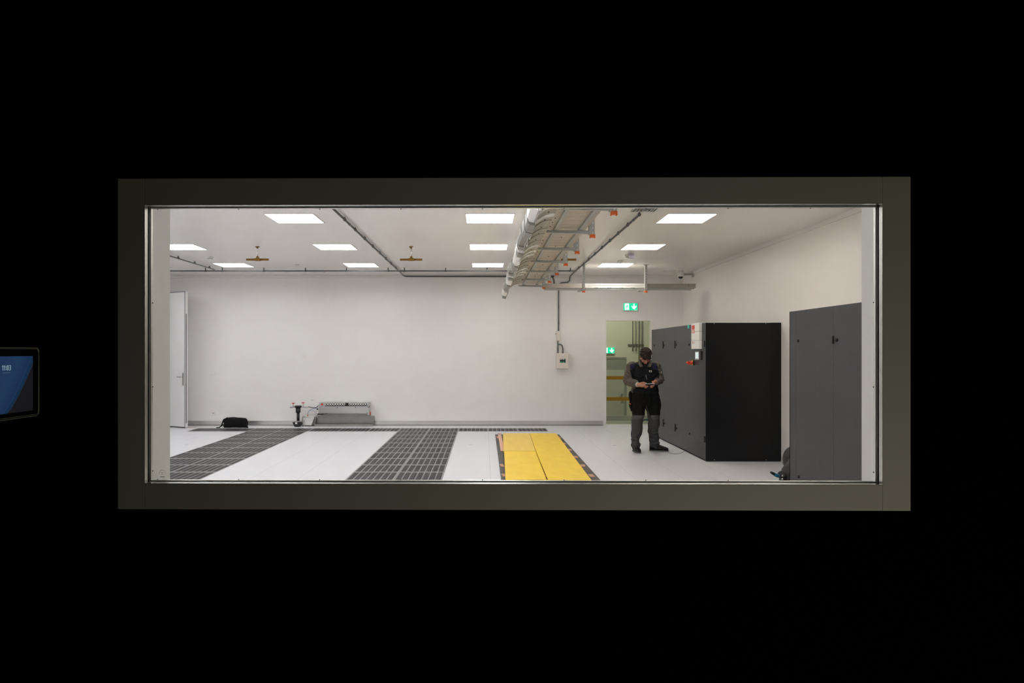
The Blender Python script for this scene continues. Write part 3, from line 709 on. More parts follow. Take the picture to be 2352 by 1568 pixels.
b = MB(); b.box(1.14, P(1590, 0, yt).x, yt+0.05, yt+0.09, zr-0.006, zr+0.010); b.box(1.14, P(1597, 0, yt).x, yt+0.055, yt+0.085, zr+0.018, z0-0.004); obj('support_rail', b, 'galv', t, bevel=0.003)
b = MB()
for px in (1341, 1484):
    x = P(px, 0, yt).x; b.box(x-0.085, x-0.025, yt+0.045, yt+0.30, zr-0.020, zr-0.0065)
obj('cross_arm', b, 'galv', t)
b = MB()
for px in (1370, 1400, 1428, 1455): x = P(px, 0, yt).x; b.box(x-0.04, x+0.04, yt+0.040, yt+0.046, z0-0.006, z0+0.008)
obj('cover_clip', b, 'galv', t)
b = MB(); x = P(1585, 0, yt).x; b.box(x-0.012, x+0.012, yt+0.040, yt+0.046, z0, z1); obj('duct_clamp', b, 'duct_tan_refl', t)
b2 = bracket(P(1341, 0, yt).x, yt, P(0, 671, yt).z, 0, 'slotted steel hanger with orange cap on the crossing duct, nearer the long tray', 'hangers of the crossing duct')
dup(b2, (P(1484, 0, yt).x, yt, P(0, 671, yt).z), 0, 'slotted steel hanger with orange cap on the crossing duct, nearer the right wall')

# ------------------------------------------------------------------ exit signs
def exit_sign(cx, cz, y, w_, label, back):
    h_ = w_*0.53; t = thing('exit_sign', label, 'exit sign', (cx, y, cz-h_/2))
    b = MB(); b.box(cx-w_/2, cx+w_/2, y, back, cz-h_/2, cz+h_/2); obj('housing', b, 'white_plastic', t, bevel=0.004)
    b = MB(); b.box(cx-w_/2+0.006, cx+w_/2-0.006, y-0.003, y-0.0005, cz-h_/2+0.006, cz+h_/2-0.006); pl_ = obj('sign_face', b, 'sign_green', t)
    e = y-0.0045; s = h_
    def poly(mb, pts, ox, oz, yy=e): mb.prism([(ox+px*s, yy, oz+pz*s) for px, pz in pts], (0, 0.0012, 0))
    b = MB(); poly(b, [(-0.27, -0.40), (0.27, -0.40), (0.27, 0.40), (-0.27, 0.40)], cx-w_*0.25, cz)
    d = obj('doorway_symbol', b, 'sign_white', pl_)
    b = MB(); ox, oz, yy = cx-w_*0.25, cz, e-0.0015
    b.prism([(ox+s*(0.07+0.055*math.cos(a*PI/5)), yy, oz+s*(0.27+0.06*math.sin(a*PI/5))) for a in range(10)], (0, 0.0012, 0))
    for pts in ([(0.10, 0.20), (-0.02, 0.20), (-0.07, -0.02), (0.05, -0.06)], [(0.0, 0.19), (-0.12, 0.14), (-0.21, 0.02), (-0.17, 0.0), (-0.09, 0.09), (0.0, 0.12)], [(0.08, 0.18), (0.14, 0.07), (0.24, 0.09), (0.23, 0.04), (0.11, 0.01), (0.04, 0.10)], [(-0.07, -0.02), (0.0, -0.04), (-0.04, -0.20), (-0.28, -0.25), (-0.28, -0.20), (-0.10, -0.15)], [(-0.01, -0.02), (0.05, -0.06), (0.13, -0.17), (0.16, -0.36), (0.10, -0.36), (0.07, -0.20), (-0.03, -0.10)]):
        poly(b, pts, ox, oz, yy)
    obj('running_figure', b, 'sign_green', pl_)
    b = MB(); poly(b, [(-0.08, 0.36), (0.08, 0.36), (0.08, -0.05), (0.30, 0.16), (0.30, -0.05), (0.0, -0.36), (-0.30, -0.05), (-0.30, 0.16), (-0.08, -0.05)], cx+w_*0.24, cz)
    obj('arrow_symbol', b, 'sign_white', pl_)
    b = MB(); poly(b, [(0.12, -0.43), (0.42, -0.43), (0.42, -0.40), (0.12, -0.40)], cx+w_*0.20, cz, yy); obj('fine_print', b, 'sign_white', pl_)
    return t
c = P(1448, 704.3, 15.33); exit_sign(c.x, c.z, 15.32, 0.315, 'lit green exit sign with arrow, on the wall above the doorway', YB)
c = P(1400, 804.5, FY-0.05); exit_sign(c.x-0.02, c.z, FY-0.06, 0.325, 'lit green exit sign seen through the doorway, above the far door', FY)

# ------------------------------------------------------------------ beyond the doorway
t = thing('door_2', None, None, (P(1412, 0, FY).x, FY, FZ0)); t['kind'] = 'structure'
xa, xb = P(1380, 0, FY).x, P(1438.5, 0, FY).x; z1 = P(0, 819.5, FY).z
b = MB(); 
for r in ((xa-0.06, xa, FZ0, z1), (xb-0.06, xb, FZ0, z1), (xa, xb-0.06, z1-0.05, z1)): b.box(r[0], r[1], FY-0.03, FY, r[2], r[3])
obj('door_frame', b, 'green_dark', t)
b = MB(); b.box(xa, xb-0.06, FY-0.015, FY, FZ0, P(0, 849, FY).z); dl = obj('door_leaf', b, 'green_grey', t)
b = MB(); b.box(xa, xb-0.06, FY-0.018, FY, P(0, 849, FY).z, z1-0.05); obj('top_light', b, 'green_dark', t)
hx = P(1427.7, 0, FY).x; b = MB(); b.box(hx-0.03, hx+0.03, FY-0.03, FY-0.016, P(0, 924, FY).z, P(0, 904, FY).z); b.cyl((hx-0.01, FY-0.06, P(0, 911, FY).z), (hx-0.13, FY-0.06, P(0, 911, FY).z), 0.011); b.cyl((hx-0.01, FY-0.07, P(0, 911, FY).z), (hx-0.01, FY-0.03, P(0, 911, FY).z), 0.011); obj('door_handle', b, 'steel_plain', dl)
ry = 16.55
t = thing('guard_rail', 'two yellow guard boards across the landing beyond the doorway', 'guard rail', (3.3, ry, 0))
for py in (867.3, 915.8):
    z = P(0, py, ry).z; b = MB(); b.box(2.2, 4.6, ry-0.012, ry+0.012, z-0.041, z+0.041); obj('rail_board', b, 'rail_yellow', t, bevel=0.002)
for x in (2.25, 4.55):
    b = MB(); b.box(x-0.02, x+0.02, ry+0.013, ry+0.05, 0.041, 1.1); obj('post', b, 'galv', t)
pf = [(1453, 806), (1460.5, 806), (1467.5, 880), (1474.5, 880)]
for k, (px, py) in enumerate(pf):
    q = P(px, py, FY-0.06); b = MB(); b.cyl((q.x, q.y, q.z), (q.x, q.y, 3.49), 0.009 if k < 2 else 0.013, 10)
    if k < 2: b.cyl((q.x, q.y, q.z), (q.x, q.y, q.z+0.16), 0.014, 10)
    o = obj('pipe', b, 'pipe_grey'); tag(o, 'thin dark vertical pipe on the far wall beyond the doorway, %s from the left' % ordn[k], 'pipe', 'four pipes beyond the doorway')
q0, q1 = P(1442, 794, FY), P(1477.5, 790, FY); b = MB(); b.box(q0.x, q1.x, FY-0.038, FY, q0.z, q1.z)
for k in range(8): b.cyl((q0.x+0.05*(k+0.6), FY-0.04, (q0.z+q1.z)/2), (q0.x+0.05*(k+0.6), FY-0.038, (q0.z+q1.z)/2), 0.012, 8)
o = obj('pipe_rail', b, 'pipe_grey'); tag(o, 'dark horizontal rail clamping the four pipes beyond the doorway', 'rail')
q = P(1485, 965, 16.2); b = MB(); b.tube([(q.x-0.12, 16.2, 0.012), (q.x-0.04, 16.15, 0.05), (q.x+0.05, 16.2, 0.03), (q.x+0.1, 16.25, 0.012)], 0.012, 8); b.tube([(q.x-0.02, 16.155, 0.047), (q.x+0.03, 16.18, 0.038)], 0.018, 8, 1)
o = obj('cable_end', b, ['black', 'blue_tape']); tag(o, 'dark cable with a blue sleeve on the landing, between the man\'s legs', 'cable')

# ------------------------------------------------------------------ left door, standing ajar
hinge = Vector((XN+0.01, LY1-0.02, 0)); tip = Vector((P(424.5, 0, 14.78).x, 14.78, 0))
t = thing('door_1', None, None, hinge); t['kind'] = 'structure'
dv = (tip-hinge).normalized(); nv = Vector((-dv.y, dv.x, 0)); Ld = (tip-hinge).length; R = Matrix.Translation(hinge) @ Matrix(((dv.x, nv.x, 0, 0), (dv.y, nv.y, 0, 0), (0, 0, 1, 0), (0, 0, 0, 1)))
HD = P(0, 669, 14.78).z
b = MB(); b.box(0, Ld, 0.0, 0.072, 0.02, HD, 0, R); leaf = obj('door_leaf', b, 'door', t, bevel=0.003)
b = MB(); b.box(Ld-0.006, Ld+0.0015, -0.001, 0.007, 0.012, HD+0.003, 0, R); b.box(Ld+0.0001, Ld+0.002, 0.026, 0.044, 0.10, HD-0.46, 0, R); b.box(0.0, Ld, -0.0015, 0.0, 0.008, 0.028, 0, R); b.box(0.0, Ld, -0.001, 0.001, HD-0.012, HD, 0, R)
obj('door_seal', b, 'door_gasket', leaf)
b = MB(); hz = P(0, 866, 14.8).z; b.box(Ld-0.065, Ld-0.03, -0.008, 0, hz-0.17, hz+0.09, 0, R)
pp = [R @ Vector(v) for v in ((Ld-0.05, 0, hz), (Ld-0.05, -0.05, hz), (Ld-0.07, -0.055, hz), (Ld-0.18, -0.055, hz+0.003))]; b.tube(pp, 0.009, 10)
b.box(Ld-0.055, Ld-0.04, -0.011, -0.008, hz-0.12, hz-0.10, 0, R)
obj('door_handle', b, 'steel_plain', leaf)
b = MB(); b.box(Ld-0.16, Ld-0.085, -0.004, 0, hz-0.16, hz-0.06, 0, R); obj('door_tag', b, 'white_plastic', leaf, bevel=0.004)
b = MB(); b.box(XN-0.11, XN+0.006, LY0-0.05, LY0+0.015, 0, LZ+0.02); b.box(XN-0.11, XN+0.006, LY1-0.012, LY1+0.04, 0, LZ+0.02); b.box(XN-0.11, XN+0.006, LY0+0.015, LY1-0.012, LZ-0.012, LZ+0.02); obj('door_frame', b, 'trim_white', t)
b = MB(); b.box(XN-1.1, XN-1.0, 14.1, LY1+0.3, 0, CZ); b.box(XN-1.0, XN-0.101, LY1+0.2, LY1+0.3, -0.1, CZ); b.box(XN-1.0, XN-0.101, 14.1, LY1+0.2, -0.1, -0.002); b.box(XN-1.0, XN-0.101, 14.1, LY1+0.2, CZ-0.02, CZ); struct('wall_beyond_door', b, 'trim_white')
q = P(434, 983, 14.8); b = MB(); b.box(-6.20, -6.02, 14.86, 14.98, 0.0005, 0.003); o = obj('tape_patch', b, 'tape_faint'); tag(o, 'small patch of pinkish tape on the floor beside the open door', 'tape')

# wall plates
def plate(px, py, w_, h_, label, name, cat, hole=False):
    c = P(px, py, YB); t = thing(name, label, cat, (c.x, YB, c.z))
    b = MB(); b.box(c.x-w_/2, c.x+w_/2, YB-0.010, YB, c.z-h_/2, c.z+h_/2); obj('cover_plate', b, 'white_plastic', t, bevel=0.003)
    b = MB()
    if hole:
        b.cyl((c.x, YB-0.0102, c.z), (c.x, YB-0.012, c.z), 0.017, 16); obj('socket_face', b, 'grey_plastic', t)
    else:
        b.box(c.x-w_*0.3, c.x+w_*0.3, YB-0.015, YB-0.0102, c.z-h_*0.3, c.z+h_*0.3); obj('rocker', b, 'white_plastic', t, bevel=0.002)
plate(699.5, 815.5, 0.075, 0.09, 'small white switch on the back wall high above the steel machine', 'wall_switch', 'switch')
plate(490, 857, 0.085, 0.085, 'small white switch on the back wall beside the open door', 'wall_switch', 'switch')
plate(490.2, 948.5, 0.09, 0.10, 'white power socket low on the back wall left of the black bag', 'wall_socket', 'socket', True)
c = P(717.5, 918.5, YB); b = MB(); b.box(c.x-0.03, c.x+0.03, YB-0.002, YB, c.z-0.012, c.z+0.012, 0); b.box(c.x-0.025, c.x+0.012, YB-0.003, YB-0.002, c.z-0.004, c.z+0.004, 1); b.box(c.x+0.018, c.x+0.025, YB-0.003, YB-0.002, c.z-0.008, c.z+0.008, 1)
o = obj('wall_label', b, ['label_white', 'grey_plastic']); tag(o, 'tiny printed label on the wall above the hoses of the steel machine', 'label')
def floor_mark(px, py, label):
    Y = F*EYE/(py-VY); x = P(px, 0, Y).x; b = MB(); b.box(x-0.035, x+0.035, Y-0.012, Y+0.012, 0.0003, 0.002); o = obj('floor_plate', b, 'grey_plastic'); tag(o, label, 'floor plate')
floor_mark(1411, 1022.5, 'tiny grey plate in the floor left of the man\'s feet')
floor_mark(427.5, 1021, 'tiny grey plate in the floor in front of the open door')
floor_mark(1082, 1021.7, 'tiny grey plate in the floor between middle grille strip and yellow boards')

# ------------------------------------------------------------------ black bag
by = 14.95; s = by/F
b = MB()
prof = [(-0.235, 0.045, 0.05), (-0.225, 0.10, 0.085), (-0.20, 0.13, 0.10), (-0.14, 0.15, 0.10), (-0.05, 0.155, 0.10), (0.07, 0.15, 0.10), (0.16, 0.145, 0.10), (0.215, 0.135, 0.095), (0.235, 0.09, 0.08), (0.24, 0.04, 0.05)]
cx = P(541, 0, by).x; rings = []
hts = [0.115, 0.165, 0.195, 0.212, 0.215, 0.208, 0.200, 0.192, 0.15, 0.11]
for (dx, r_, d_), h_ in zip(prof, hts):
    ring = []
    for i in range(20):
        a = 2*PI*i/20; cz = h_/2; ca, sa = math.cos(a), math.sin(a)
        e = 0.55
        ring.append(b.b.verts.new((cx+dx+0.008*math.sin(5*a+dx*30), by+d_*abs(ca)**e*(1 if ca > 0 else -1), max(0.002, cz+(h_/2)*abs(sa)**e*(1 if sa > 0 else -1)))))
    rings.append(ring)
b.loft(rings)
t = thing('backpack', 'slumped black fabric bag lying on the floor by the back wall', 'bag', (cx, by, 0))
bag = obj('bag_body', b, 'bag', t); sb = bag.modifiers.new('s', 'SUBSURF'); sb.levels = 1; sb.render_levels = 1
tx = bpy.data.textures.new('folds', 'CLOUDS'); tx.noise_scale = 0.07
dm = bag.modifiers.new('d', 'DISPLACE'); dm.texture = tx; dm.strength = 0.025; dm.mid_level = 0.5
b = MB(); b.tube([(cx+0.20, by-0.06, 0.195), (cx+0.245, by-0.07, 0.18), (cx+0.255, by-0.07, 0.14)], (0.014, 0.005), 8); b.tube([(cx-0.13, by-0.07, 0.212), (cx-0.22, by-0.08, 0.17), (cx-0.25, by-0.08, 0.09), (cx-0.262, by-0.08, 0.03)], (0.014, 0.005), 8); b.tube([(cx-0.22, by-0.09, 0.07), (cx-0.28, by-0.1, 0.03), (cx-0.30, by-0.11, 0.008), (cx-0.36, by-0.12, 0.006)], (0.012, 0.004), 8); b.tube([(cx+0.22, by-0.08, 0.06), (cx+0.25, by-0.1, 0.03), (cx+0.295, by-0.1, 0.008)], (0.016, 0.006), 8)
obj('strap', b, 'bag', t)

# ------------------------------------------------------------------ steel humidifier by the wall
my = 15.12; t = thing('steam_humidifier', 'stainless steel machine with a row of nozzles and a drip tray on the floor', 'machine', (P(792, 0, my).x, my, 0))
x0, x1 = P(732.5, 0, my).x, P(847, 0, my).x; zt, zm, zl = P(0, 924.3, my).z, P(0, 933, my).z, P(0, 949, my).z
b = MB(); b.box(x0, x1, my, YB-0.03, zm+0.002, zt); obj('nozzle_bar', b, 'steel_plain', t, bevel=0.003)
nb = thing_parent = t
xs0, xs1 = P(747.5, 0, my).x, P(844.5, 0, my).x
b = MB(); b.box(xs0, xs1, my-0.004, my-0.0005, zm+0.008, zt-0.006); st = obj('nozzle_strip', b, 'pit', t)
rp = None
for i in range(16):
    px = 750.2+5.72*i if i < 8 else 803.5+5.55*(i-8)
    q = P(px, 927.8, my); b = MB()
    b.tube([q+Vector((0.021*math.cos(a*PI/6), -0.006, 0.021*math.sin(a*PI/6))) for a in range(13)], 0.0065, 8); obj('nozzle', b, 'white_plastic', st)
q = P(739.6, 928.3, my); b = MB(); b.box(q.x-0.02, q.x+0.02, my-0.002, my-0.0002, q.z-0.02, q.z+0.018); b.box(q.x-0.02, q.x+0.02, my-0.0022, my-0.002, q.z+0.004, q.z+0.006); obj('logo_badge', b, 'red', t)
b = MB(); b.prism([(x0, my+0.004, zl), (x1-0.035, my+0.004, zl), (x1-0.035, my+0.004, zm), (x0, my+0.004, zm)], (0, 0.004, 0)); b.box(x1-0.033, x1, my, YB-0.04, P(0, 953.5, my).z, zm)
obj('front_panel', b, 'steel_plain', t)
b = MB()
for px, py in ((774.5, 935.8), (816.5, 935.5), (845.5, 935), (848, 934), (843.5, 948.3), (843.5, 952.8)): q = P(px, py, my); b.cyl((q.x, my-0.004, q.z), (q.x, my+0.006, q.z), 0.009, 10)
obj('bolt', b, 'rubber', t)
# drip tray: back slope, sloped front, ends
yb0 = 15.33; yf = F*EYE/(979-VY)
zt2 = P(0, 954.5, yb0).z; xt0, xt1 = P(728, 0, yb0).x, P(860.5, 0, yb0).x; xf0, xf1 = P(722.5, 0, yf).x, P(856, 0, yf).x
b = MB(); b.box(xt0, xt1, yb0-0.004, yb0, 0.02, zt2); b.box(x0, x1, yb0-0.02, yb0-0.0045, zt2, zl+0.01)
obj('tray_back', b, 'steel_tray', t)
b = MB(); zf = P(0, 974.3, yf).z
b.box(xf0, xf1, yf, yf+0.004, 0.0, zf); b.box(xf0, xf1, yf+0.004, yb0-0.0045, 0.004, 0.008); obj('tray_front', b, 'steel_tray', t)
b = MB()
for xa_, xb_ in ((xf0, xt0), (xf1, xt1)): b.prism([(xa_, yf+0.0045, 0.0085), (xa_, yf+0.0045, zf), (xb_, yb0-0.006, zt2), (xb_, yb0-0.006, 0.0085)], (0.004, 0, 0))
obj('tray_side', b, 'steel_tray', t)
b = MB(); q = P(849.5, 950, my); b.box(q.x-0.004, q.x+0.012, my+0.02, my+0.05, q.z-0.03, q.z+0.04); obj('latch', b, 'red', t)
# water filter with valves
fy = 15.13; t = thing('water_filter', 'black column water filter with red hand valves, left of the steel machine', 'filter', (P(683, 0, fy).x, fy, 0))
q = lambda px, py: P(px, py, fy)
b = MB(); c = q(684.8, 0).x
b.tube([(c, fy, q(0, 966).z), (c, fy, q(0, 947.5).z)], 0.031, 16); b.tube([(c, fy, q(0, 947.5).z), (c, fy, q(0, 936).z)], 0.050, 16); b.tube([(c, fy, q(0, 936.5).z), (c, fy, q(0, 935).z), (c, fy, q(0, 931.5).z), (c, fy, q(0, 931).z)], [0.058, 0.073, 0.073, 0.066], 20)
obj('filter_body', b, 'black', t)
b = MB(); b.prism([(q(673.5, 0).x, fy-0.07, q(0, 968.5).z), (q(693.5, 0).x, fy-0.07, q(0, 968.5).z), (q(694, 0).x, fy-0.07, q(0, 973).z), (q(688.5, 0).x, fy-0.07, 0.0), (q(678.5, 0).x, fy-0.07, 0.0), (q(674.5, 0).x, fy-0.07, q(0, 972).z)], (0, 0.13, 0)); sump = obj('drain_cup', b, 'black', t, bevel=0.008)
b = MB(); d = q(682.3, 970.8); b.box(d.x-0.022, d.x+0.022, fy-0.073, fy-0.0705, d.z-0.02, d.z+0.02); obj('sticker', b, 'label_white', sump)
b = MB(); z = q(0, 935).z; b.cyl((q(666, 0).x, fy, z), (q(708, 0).x, fy, z), 0.011, 10)
for px in (669, 704, 701): b.cyl((q(px-1, 0).x, fy, z), (q(px+1, 0).x, fy, z), 0.018, 10)
obj('pipework', b, 'steel_plain', t)
for px, py in ((673.7, 926), (696.4, 924.7)):
    b = MB(); d = q(px, py); b.cyl((d.x, fy, z), (d.x, fy, d.z-0.004), 0.009, 10); b.cyl((d.x, fy, z), (d.x, fy, z+0.035), 0.017, 10); v = obj('valve', b, 'steel_plain', t)
    b = MB(); b.cyl((d.x, fy, d.z-0.004), (d.x, fy, d.z+0.008), 0.034, 16); b.cyl((d.x, fy, d.z-0.012), (d.x, fy, d.z-0.003), 0.012, 12); obj('hand_wheel', b, 'red', v)
# pump tank
ty = 15.2; t = thing('pump_tank', 'pale grey pump tank between black water filter and steel machine', 'tank', (P(708, 0, ty).x, ty, 0))
a0, a1, a2 = P(695.5, 0, ty).x, P(725, 0, ty).x, P(718, 0, ty).x; z1_ = P(0, 956.5, ty).z
b = MB(); b.prism([(a0+0.01, ty-0.04, 0.02), (a2-0.02, ty-0.04, 0.02), (a1-0.015, ty-0.04, z1_), (a0+0.01, ty-0.04, z1_)], (0, 0.14, 0)); obj('tank_body', b, 'tank', t, bevel=0.01)
b = MB(); b.box(a0, a1, ty-0.05, ty+0.11, z1_+0.001, z1_+0.012); obj('tank_lid', b, 'white_plastic', t, bevel=0.003)
b = MB(); d = P(698.5, 0, ty-0.06).x; b.cyl((d, ty-0.065, 0.0), (d, ty-0.065, z1_+0.02), 0.007, 10); b.cyl((d, ty-0.065, 0.0), (d, ty-0.065, 0.01), 0.024, 12); b.box(d-0.02, d+0.02, ty-0.075, ty-0.051, z1_-0.005, z1_+0.01); obj('stand_rod', b, 'chrome', t)
b = MB(); b.box(a0-0.004, a0+0.004, ty-0.045, ty+0.1, 0.0, z1_); obj('side_bracket', b, 'grey_plastic', t)
b = MB(); d = P(707, 953, ty); b.cyl((d.x, ty, z1_+0.0125), (d.x, ty, z1_+0.045), 0.009, 10); v = obj('hose_fitting', b, 'red', t)
b = MB(); b.tube([P(708, 934, 15.13), P(716, 935.5, 15.13), P(722, 936.3, 15.13), P(728, 935, 15.13), P(731.5, 930.5, 15.13)], 0.007, 8); o = obj('black_hose', b, 'black'); tag(o, 'thin black hose from the valve pipe to the steel machine', 'hose')
b = MB(); b.tube([P(707, 951, 15.19), P(708, 946, 15.18), P(712, 941, 15.17), P(719, 938, 15.15), P(727, 937, 15.14), P(730.5, 937.5, 15.14)], 0.010, 8); o = obj('blue_hose', b, 'clear_hose'); tag(o, 'pale blue curved hose from the tank to the steel machine', 'hose')
b = MB(); b.tube([P(711, 942.5, 15.22), P(720, 943, 15.22), P(725, 946, 15.2), P(728, 951, 15.2), P(728, 957, 15.2)], 0.006, 8); o = obj('grey_hose', b, 'clear_hose'); tag(o, 'thin pale hose looping down the left side of the steel machine', 'hose')
t = thing('drain_valve', 'small black and steel drain valve at the machine\'s left corner', 'valve', P(729.5, 955, 15.10))
b = MB(); b.cyl(P(729.3, 958, 15.09), P(729.3, 943.5, 15.09), 0.012, 10); b.box(P(727, 0, 15.08).x, P(731.6, 0, 15.08).x, 15.07, 15.11, P(0, 941, 15.09).z, P(0, 937.7, 15.09).z); obj('valve_body', b, 'steel_plain', t)
b = MB(); b.tube([P(730, 950.8, 15.06), P(738, 951, 15.05), P(745, 950.2, 15.04), P(753, 949.2, 15.04)], [0.016, 0.012, 0.006, 0.004], 8); b.cyl(P(729.3, 941, 15.08), P(729.3, 937.5, 15.08), 0.016, 10); obj('valve_lever', b, 'black', t)

# ------------------------------------------------------------------ dark cabinets
CX, CT = 3.19, 2.0
def knob(t, y, z):
    b = MB(); b.cyl((CX-0.010, y, z), (CX, y, z), 0.016, 12); b.cyl((CX-0.014, y, z), (CX-0.010, y, z), 0.009, 10); obj('lock_knob', b, 'black', t)
def hingep(t, y, z, h_=0.12):
    b = MB(); b.box(CX-0.014, CX+0.001, y-0.012, y+0.012, z-h_/2, z+h_/2); obj('hinge', b, 'black', t, bevel=0.002)
def cabinet(t, y0, y1, doors):
    b = MB(); b.box(CX+0.006, XR-0.004, y0+0.004, y1-0.004, 0.025, CT-0.004); obj('carcass', b, 'cab_shaded', t)
    b = MB(); b.box(CX+0.015, XR-0.012, y0+0.012, y1-0.012, 0.0, 0.0245); obj('plinth', b, 'pit', t)
    for a, c_ in doors:
        b = MB(); b.box(CX, CX+0.0055, a+0.0008, c_-0.0008, 0.028, CT); obj('door', b, 'cab_front', t, bevel=0.001)
def dy(px): return F*CX/(px-VX)
t = thing('cooling_cabinet', 'large dark grey cooling cabinet with white control box, behind the man', 'cabinet', (3.7, 11.9, 0))
y0, y1 = 10.285, 13.60
cabinet(t, y0, y1, [(y0, y0+0.07), (y0+0.07, dy(1592)-0.28), (dy(1592)-0.28, dy(1552)), (dy(1552), dy(1525)), (dy(1525), y1)])
b = MB(); b.box(CX, 4.13, y0-0.004, y0+0.0035, 0.028, CT); sp_ = obj('side_panel', b, 'cab_shaded', t, bevel=0.002)
b = MB(); b.box(4.132, XR-0.001, y0+0.01, y0+0.03, 0.028, CT+0.003); obj('rear_strip', b, 'black', t)
b = MB()
for px, py in ((1640, 742.8), (1758.5, 742.8), (1640.5, 1055.5), (1759.5, 1055.5)): q = P(px, py, y0); b.cyl((q.x, y0-0.006, q.z), (q.x, y0-0.0045, q.z), 0.006, 8)
obj('panel_screw', b, 'label_white', sp_)
for px, py in ((1503, 793), (1525.5, 793), (1553.5, 791.5), (1583, 790.5), (1526.5, 972), (1554, 983), (1584, 995.5)):
    Y = dy(px); knob(t, Y, EYE-(py-VY)*Y/F)
for px, py, h_ in ((1523.3, 792, .13), (1550.8, 791, .13), (1618.5, 789.5, .09), (1523.8, 970.5, .13), (1551.3, 981.5, .13), (1619, 1008.5, .09)):
    Y = dy(px); hingep(t, Y, EYE-(py-VY)*Y/F, h_)
yA, yB2 = dy(1594.5), dy(1612.5)
zA, zB = P(0, 801.5, 10.6).z, P(0, 741.2, 10.55).z
b = MB(); n = 3; hh = (zB-zA)/3
for k in range(3): b.box(CX-0.045, CX-0.0005, yB2, yA, zA+hh*k+0.0015, zA+hh*(k+1)-0.0015)
cb = obj('control_box', b, 'white_plastic', t, bevel=0.004); cb['label'] = 'tall white three-part control box'
ym = yB2+(yA-yB2)*0.60
b = MB(); b.box(CX-0.047, CX-0.0455, ym-0.02, ym+0.12, zB-0.090, zB-0.028); obj('red_logo', b, 'red', cb)
b = MB(); b.box(CX-0.047, CX-0.0455, ym-0.02, ym+0.12, zB-0.150, zB-0.094); o = obj('pale_logo', b, 'salmon', cb)
b = MB(); b.box(CX-0.0485, CX-0.0475, ym+0.02, ym+0.08, zB-0.128, zB-0.114); obj('logo_cut', b, 'white_plastic', o)
zz = zA+0.10
b = MB(); b.tube([(CX-0.0465, ym+0.045+0.05*math.cos(a*PI/8), zz+0.019*math.sin(a*PI/8)) for a in range(17)], 0.0022, 6); b.ball((CX-0.046, ym+0.07, zz), (0.002, 0.03, 0.010), n=8); obj('round_emblem', b, 'salmon', cb)
q0z, q1z = P(0, 826.5, 10.6).z, P(0, 806, 10.6).z; ya, yb_ = dy(1600.0), dy(1610.5)
b = MB(); b.box(CX-0.022, CX-0.0005, yb_-0.05, ya, q0z, q1z); hp = obj('display_unit', b, 'black', t, bevel=0.004)
b = MB(); b.box(CX-0.024, CX-0.0225, yb_+0.03, ya-0.0, q0z+0.005, q1z-0.005); o = obj('display_bezel', b, 'grey_plastic', hp)
b = MB(); b.box(CX-0.026, CX-0.0245, yb_+0.055, ya-0.03, q0z+0.022, q1z-0.018); obj('screen', b, 'screen_pale', hp)
Y = dy(1592); z = P(0, 832.8, Y).z
b = MB(); b.box(CX-0.012, CX-0.0005, Y-0.055, Y+0.045, z-0.035, z+0.035); sw = obj('main_switch', b, 'yellow', t, bevel=0.003)
b = MB(); b.cyl((CX-0.012, Y, z), (CX-0.045, Y, z), 0.026, 16); b.cyl((CX-0.045, Y, z), (CX-0.062, Y, z), 0.018, 12); b.box(CX-0.085, CX-0.05, Y-0.012, Y+0.012, z-0.028, z+0.022); obj('red_knob', b, 'red', sw)
b = MB(); b.ball((CX-0.088, Y, z+0.004), (0.018, 0.014, 0.016), n=10); b.ball((CX-0.05, Y, z+0.016), (0.012, 0.014, 0.012), n=8); obj('grip', b, 'orange', sw)
b = MB(); b.box(CX-0.02, CX-0.0005, Y-0.060, Y-0.0555, z-0.038, z+0.038); obj('back_plate', b, 'black', sw)
Y = dy(1581.4); b = MB(); b.box(CX-0.003, CX-0.0005, Y-0.045, Y+0.045, P(0, 754, Y).z, P(0, 746, Y).z); obj('teal_sticker', b, 'teal', t)
t = thing('equipment_cabinet', 'dark grey cabinet with narrow doors at the right edge of the window', 'cabinet', (3.7, 5.8, 0))
y0, y1 = 4.15, 7.45; ys_ = dy(1914.2)
cabinet(t, y0, y1, [(dy(1828), y1), (ys_, dy(1828)), (ys_-1.0, ys_), (y0, ys_-1.0)])
for px, py in ((1833.5, 782.5), (1922, 780.5), (1834.5, 1094.5)): Y = dy(px); knob(t, Y, EYE-(py-VY)*Y/F)
hingep(t, ys_+0.002, P(0, 780, ys_).z, 0.072)
b = MB(); b.box(CX-0.003, XR-0.004, y1-0.0035, y1+0.001, 0.045, CT); obj('side_panel', b, 'cab_shaded', t)
# black pipe insulation between the cabinets, with lever valve
py_ = 8.05
t = thing('insulated_pipe', 'thick black insulated pipes bending out from behind the right cabinet', 'pipe', (3.5, py_, 0))
b = MB(); c1 = P(1822, 1056, 8.3)
b.ball(c1, (0.115, 0.13, 0.16), n=24); b.tube([c1+Vector((0,0,-0.05)), c1+Vector((0.05,0,-0.25)), c1+Vector((0.1, 0, -0.24))], [0.1, 0.08, 0.08], 16)
b.tube([(3.72, 8.3, c1.z+0.02), (3.9, 8.4, c1.z), (4.25, 8.45, c1.z-0.02)], 0.11, 16)
obj('upper_bend', b, 'duct', t)
b = MB(); p0 = P(1811, 1106, 7.9); b.tube([(p0.x+0.02, 7.9, 0.002), (p0.x+0.02, 7.9, 0.15), (p0.x+0.04, 7.95, 0.24), (p0.x+0.12, 8.0, 0.31), (p0.x+0.25, 8.05, 0.32), (p0.x+0.5, 8.1, 0.32)], [0.092, 0.092, 0.095, 0.095, 0.09, 0.09], 18); obj('lower_bend', b, 'duct', t)
t = thing('lever_valve', 'black lever valve with a blue grip on the insulated pipe by the right cabinet', 'valve', P(1800, 1098, 7.75))
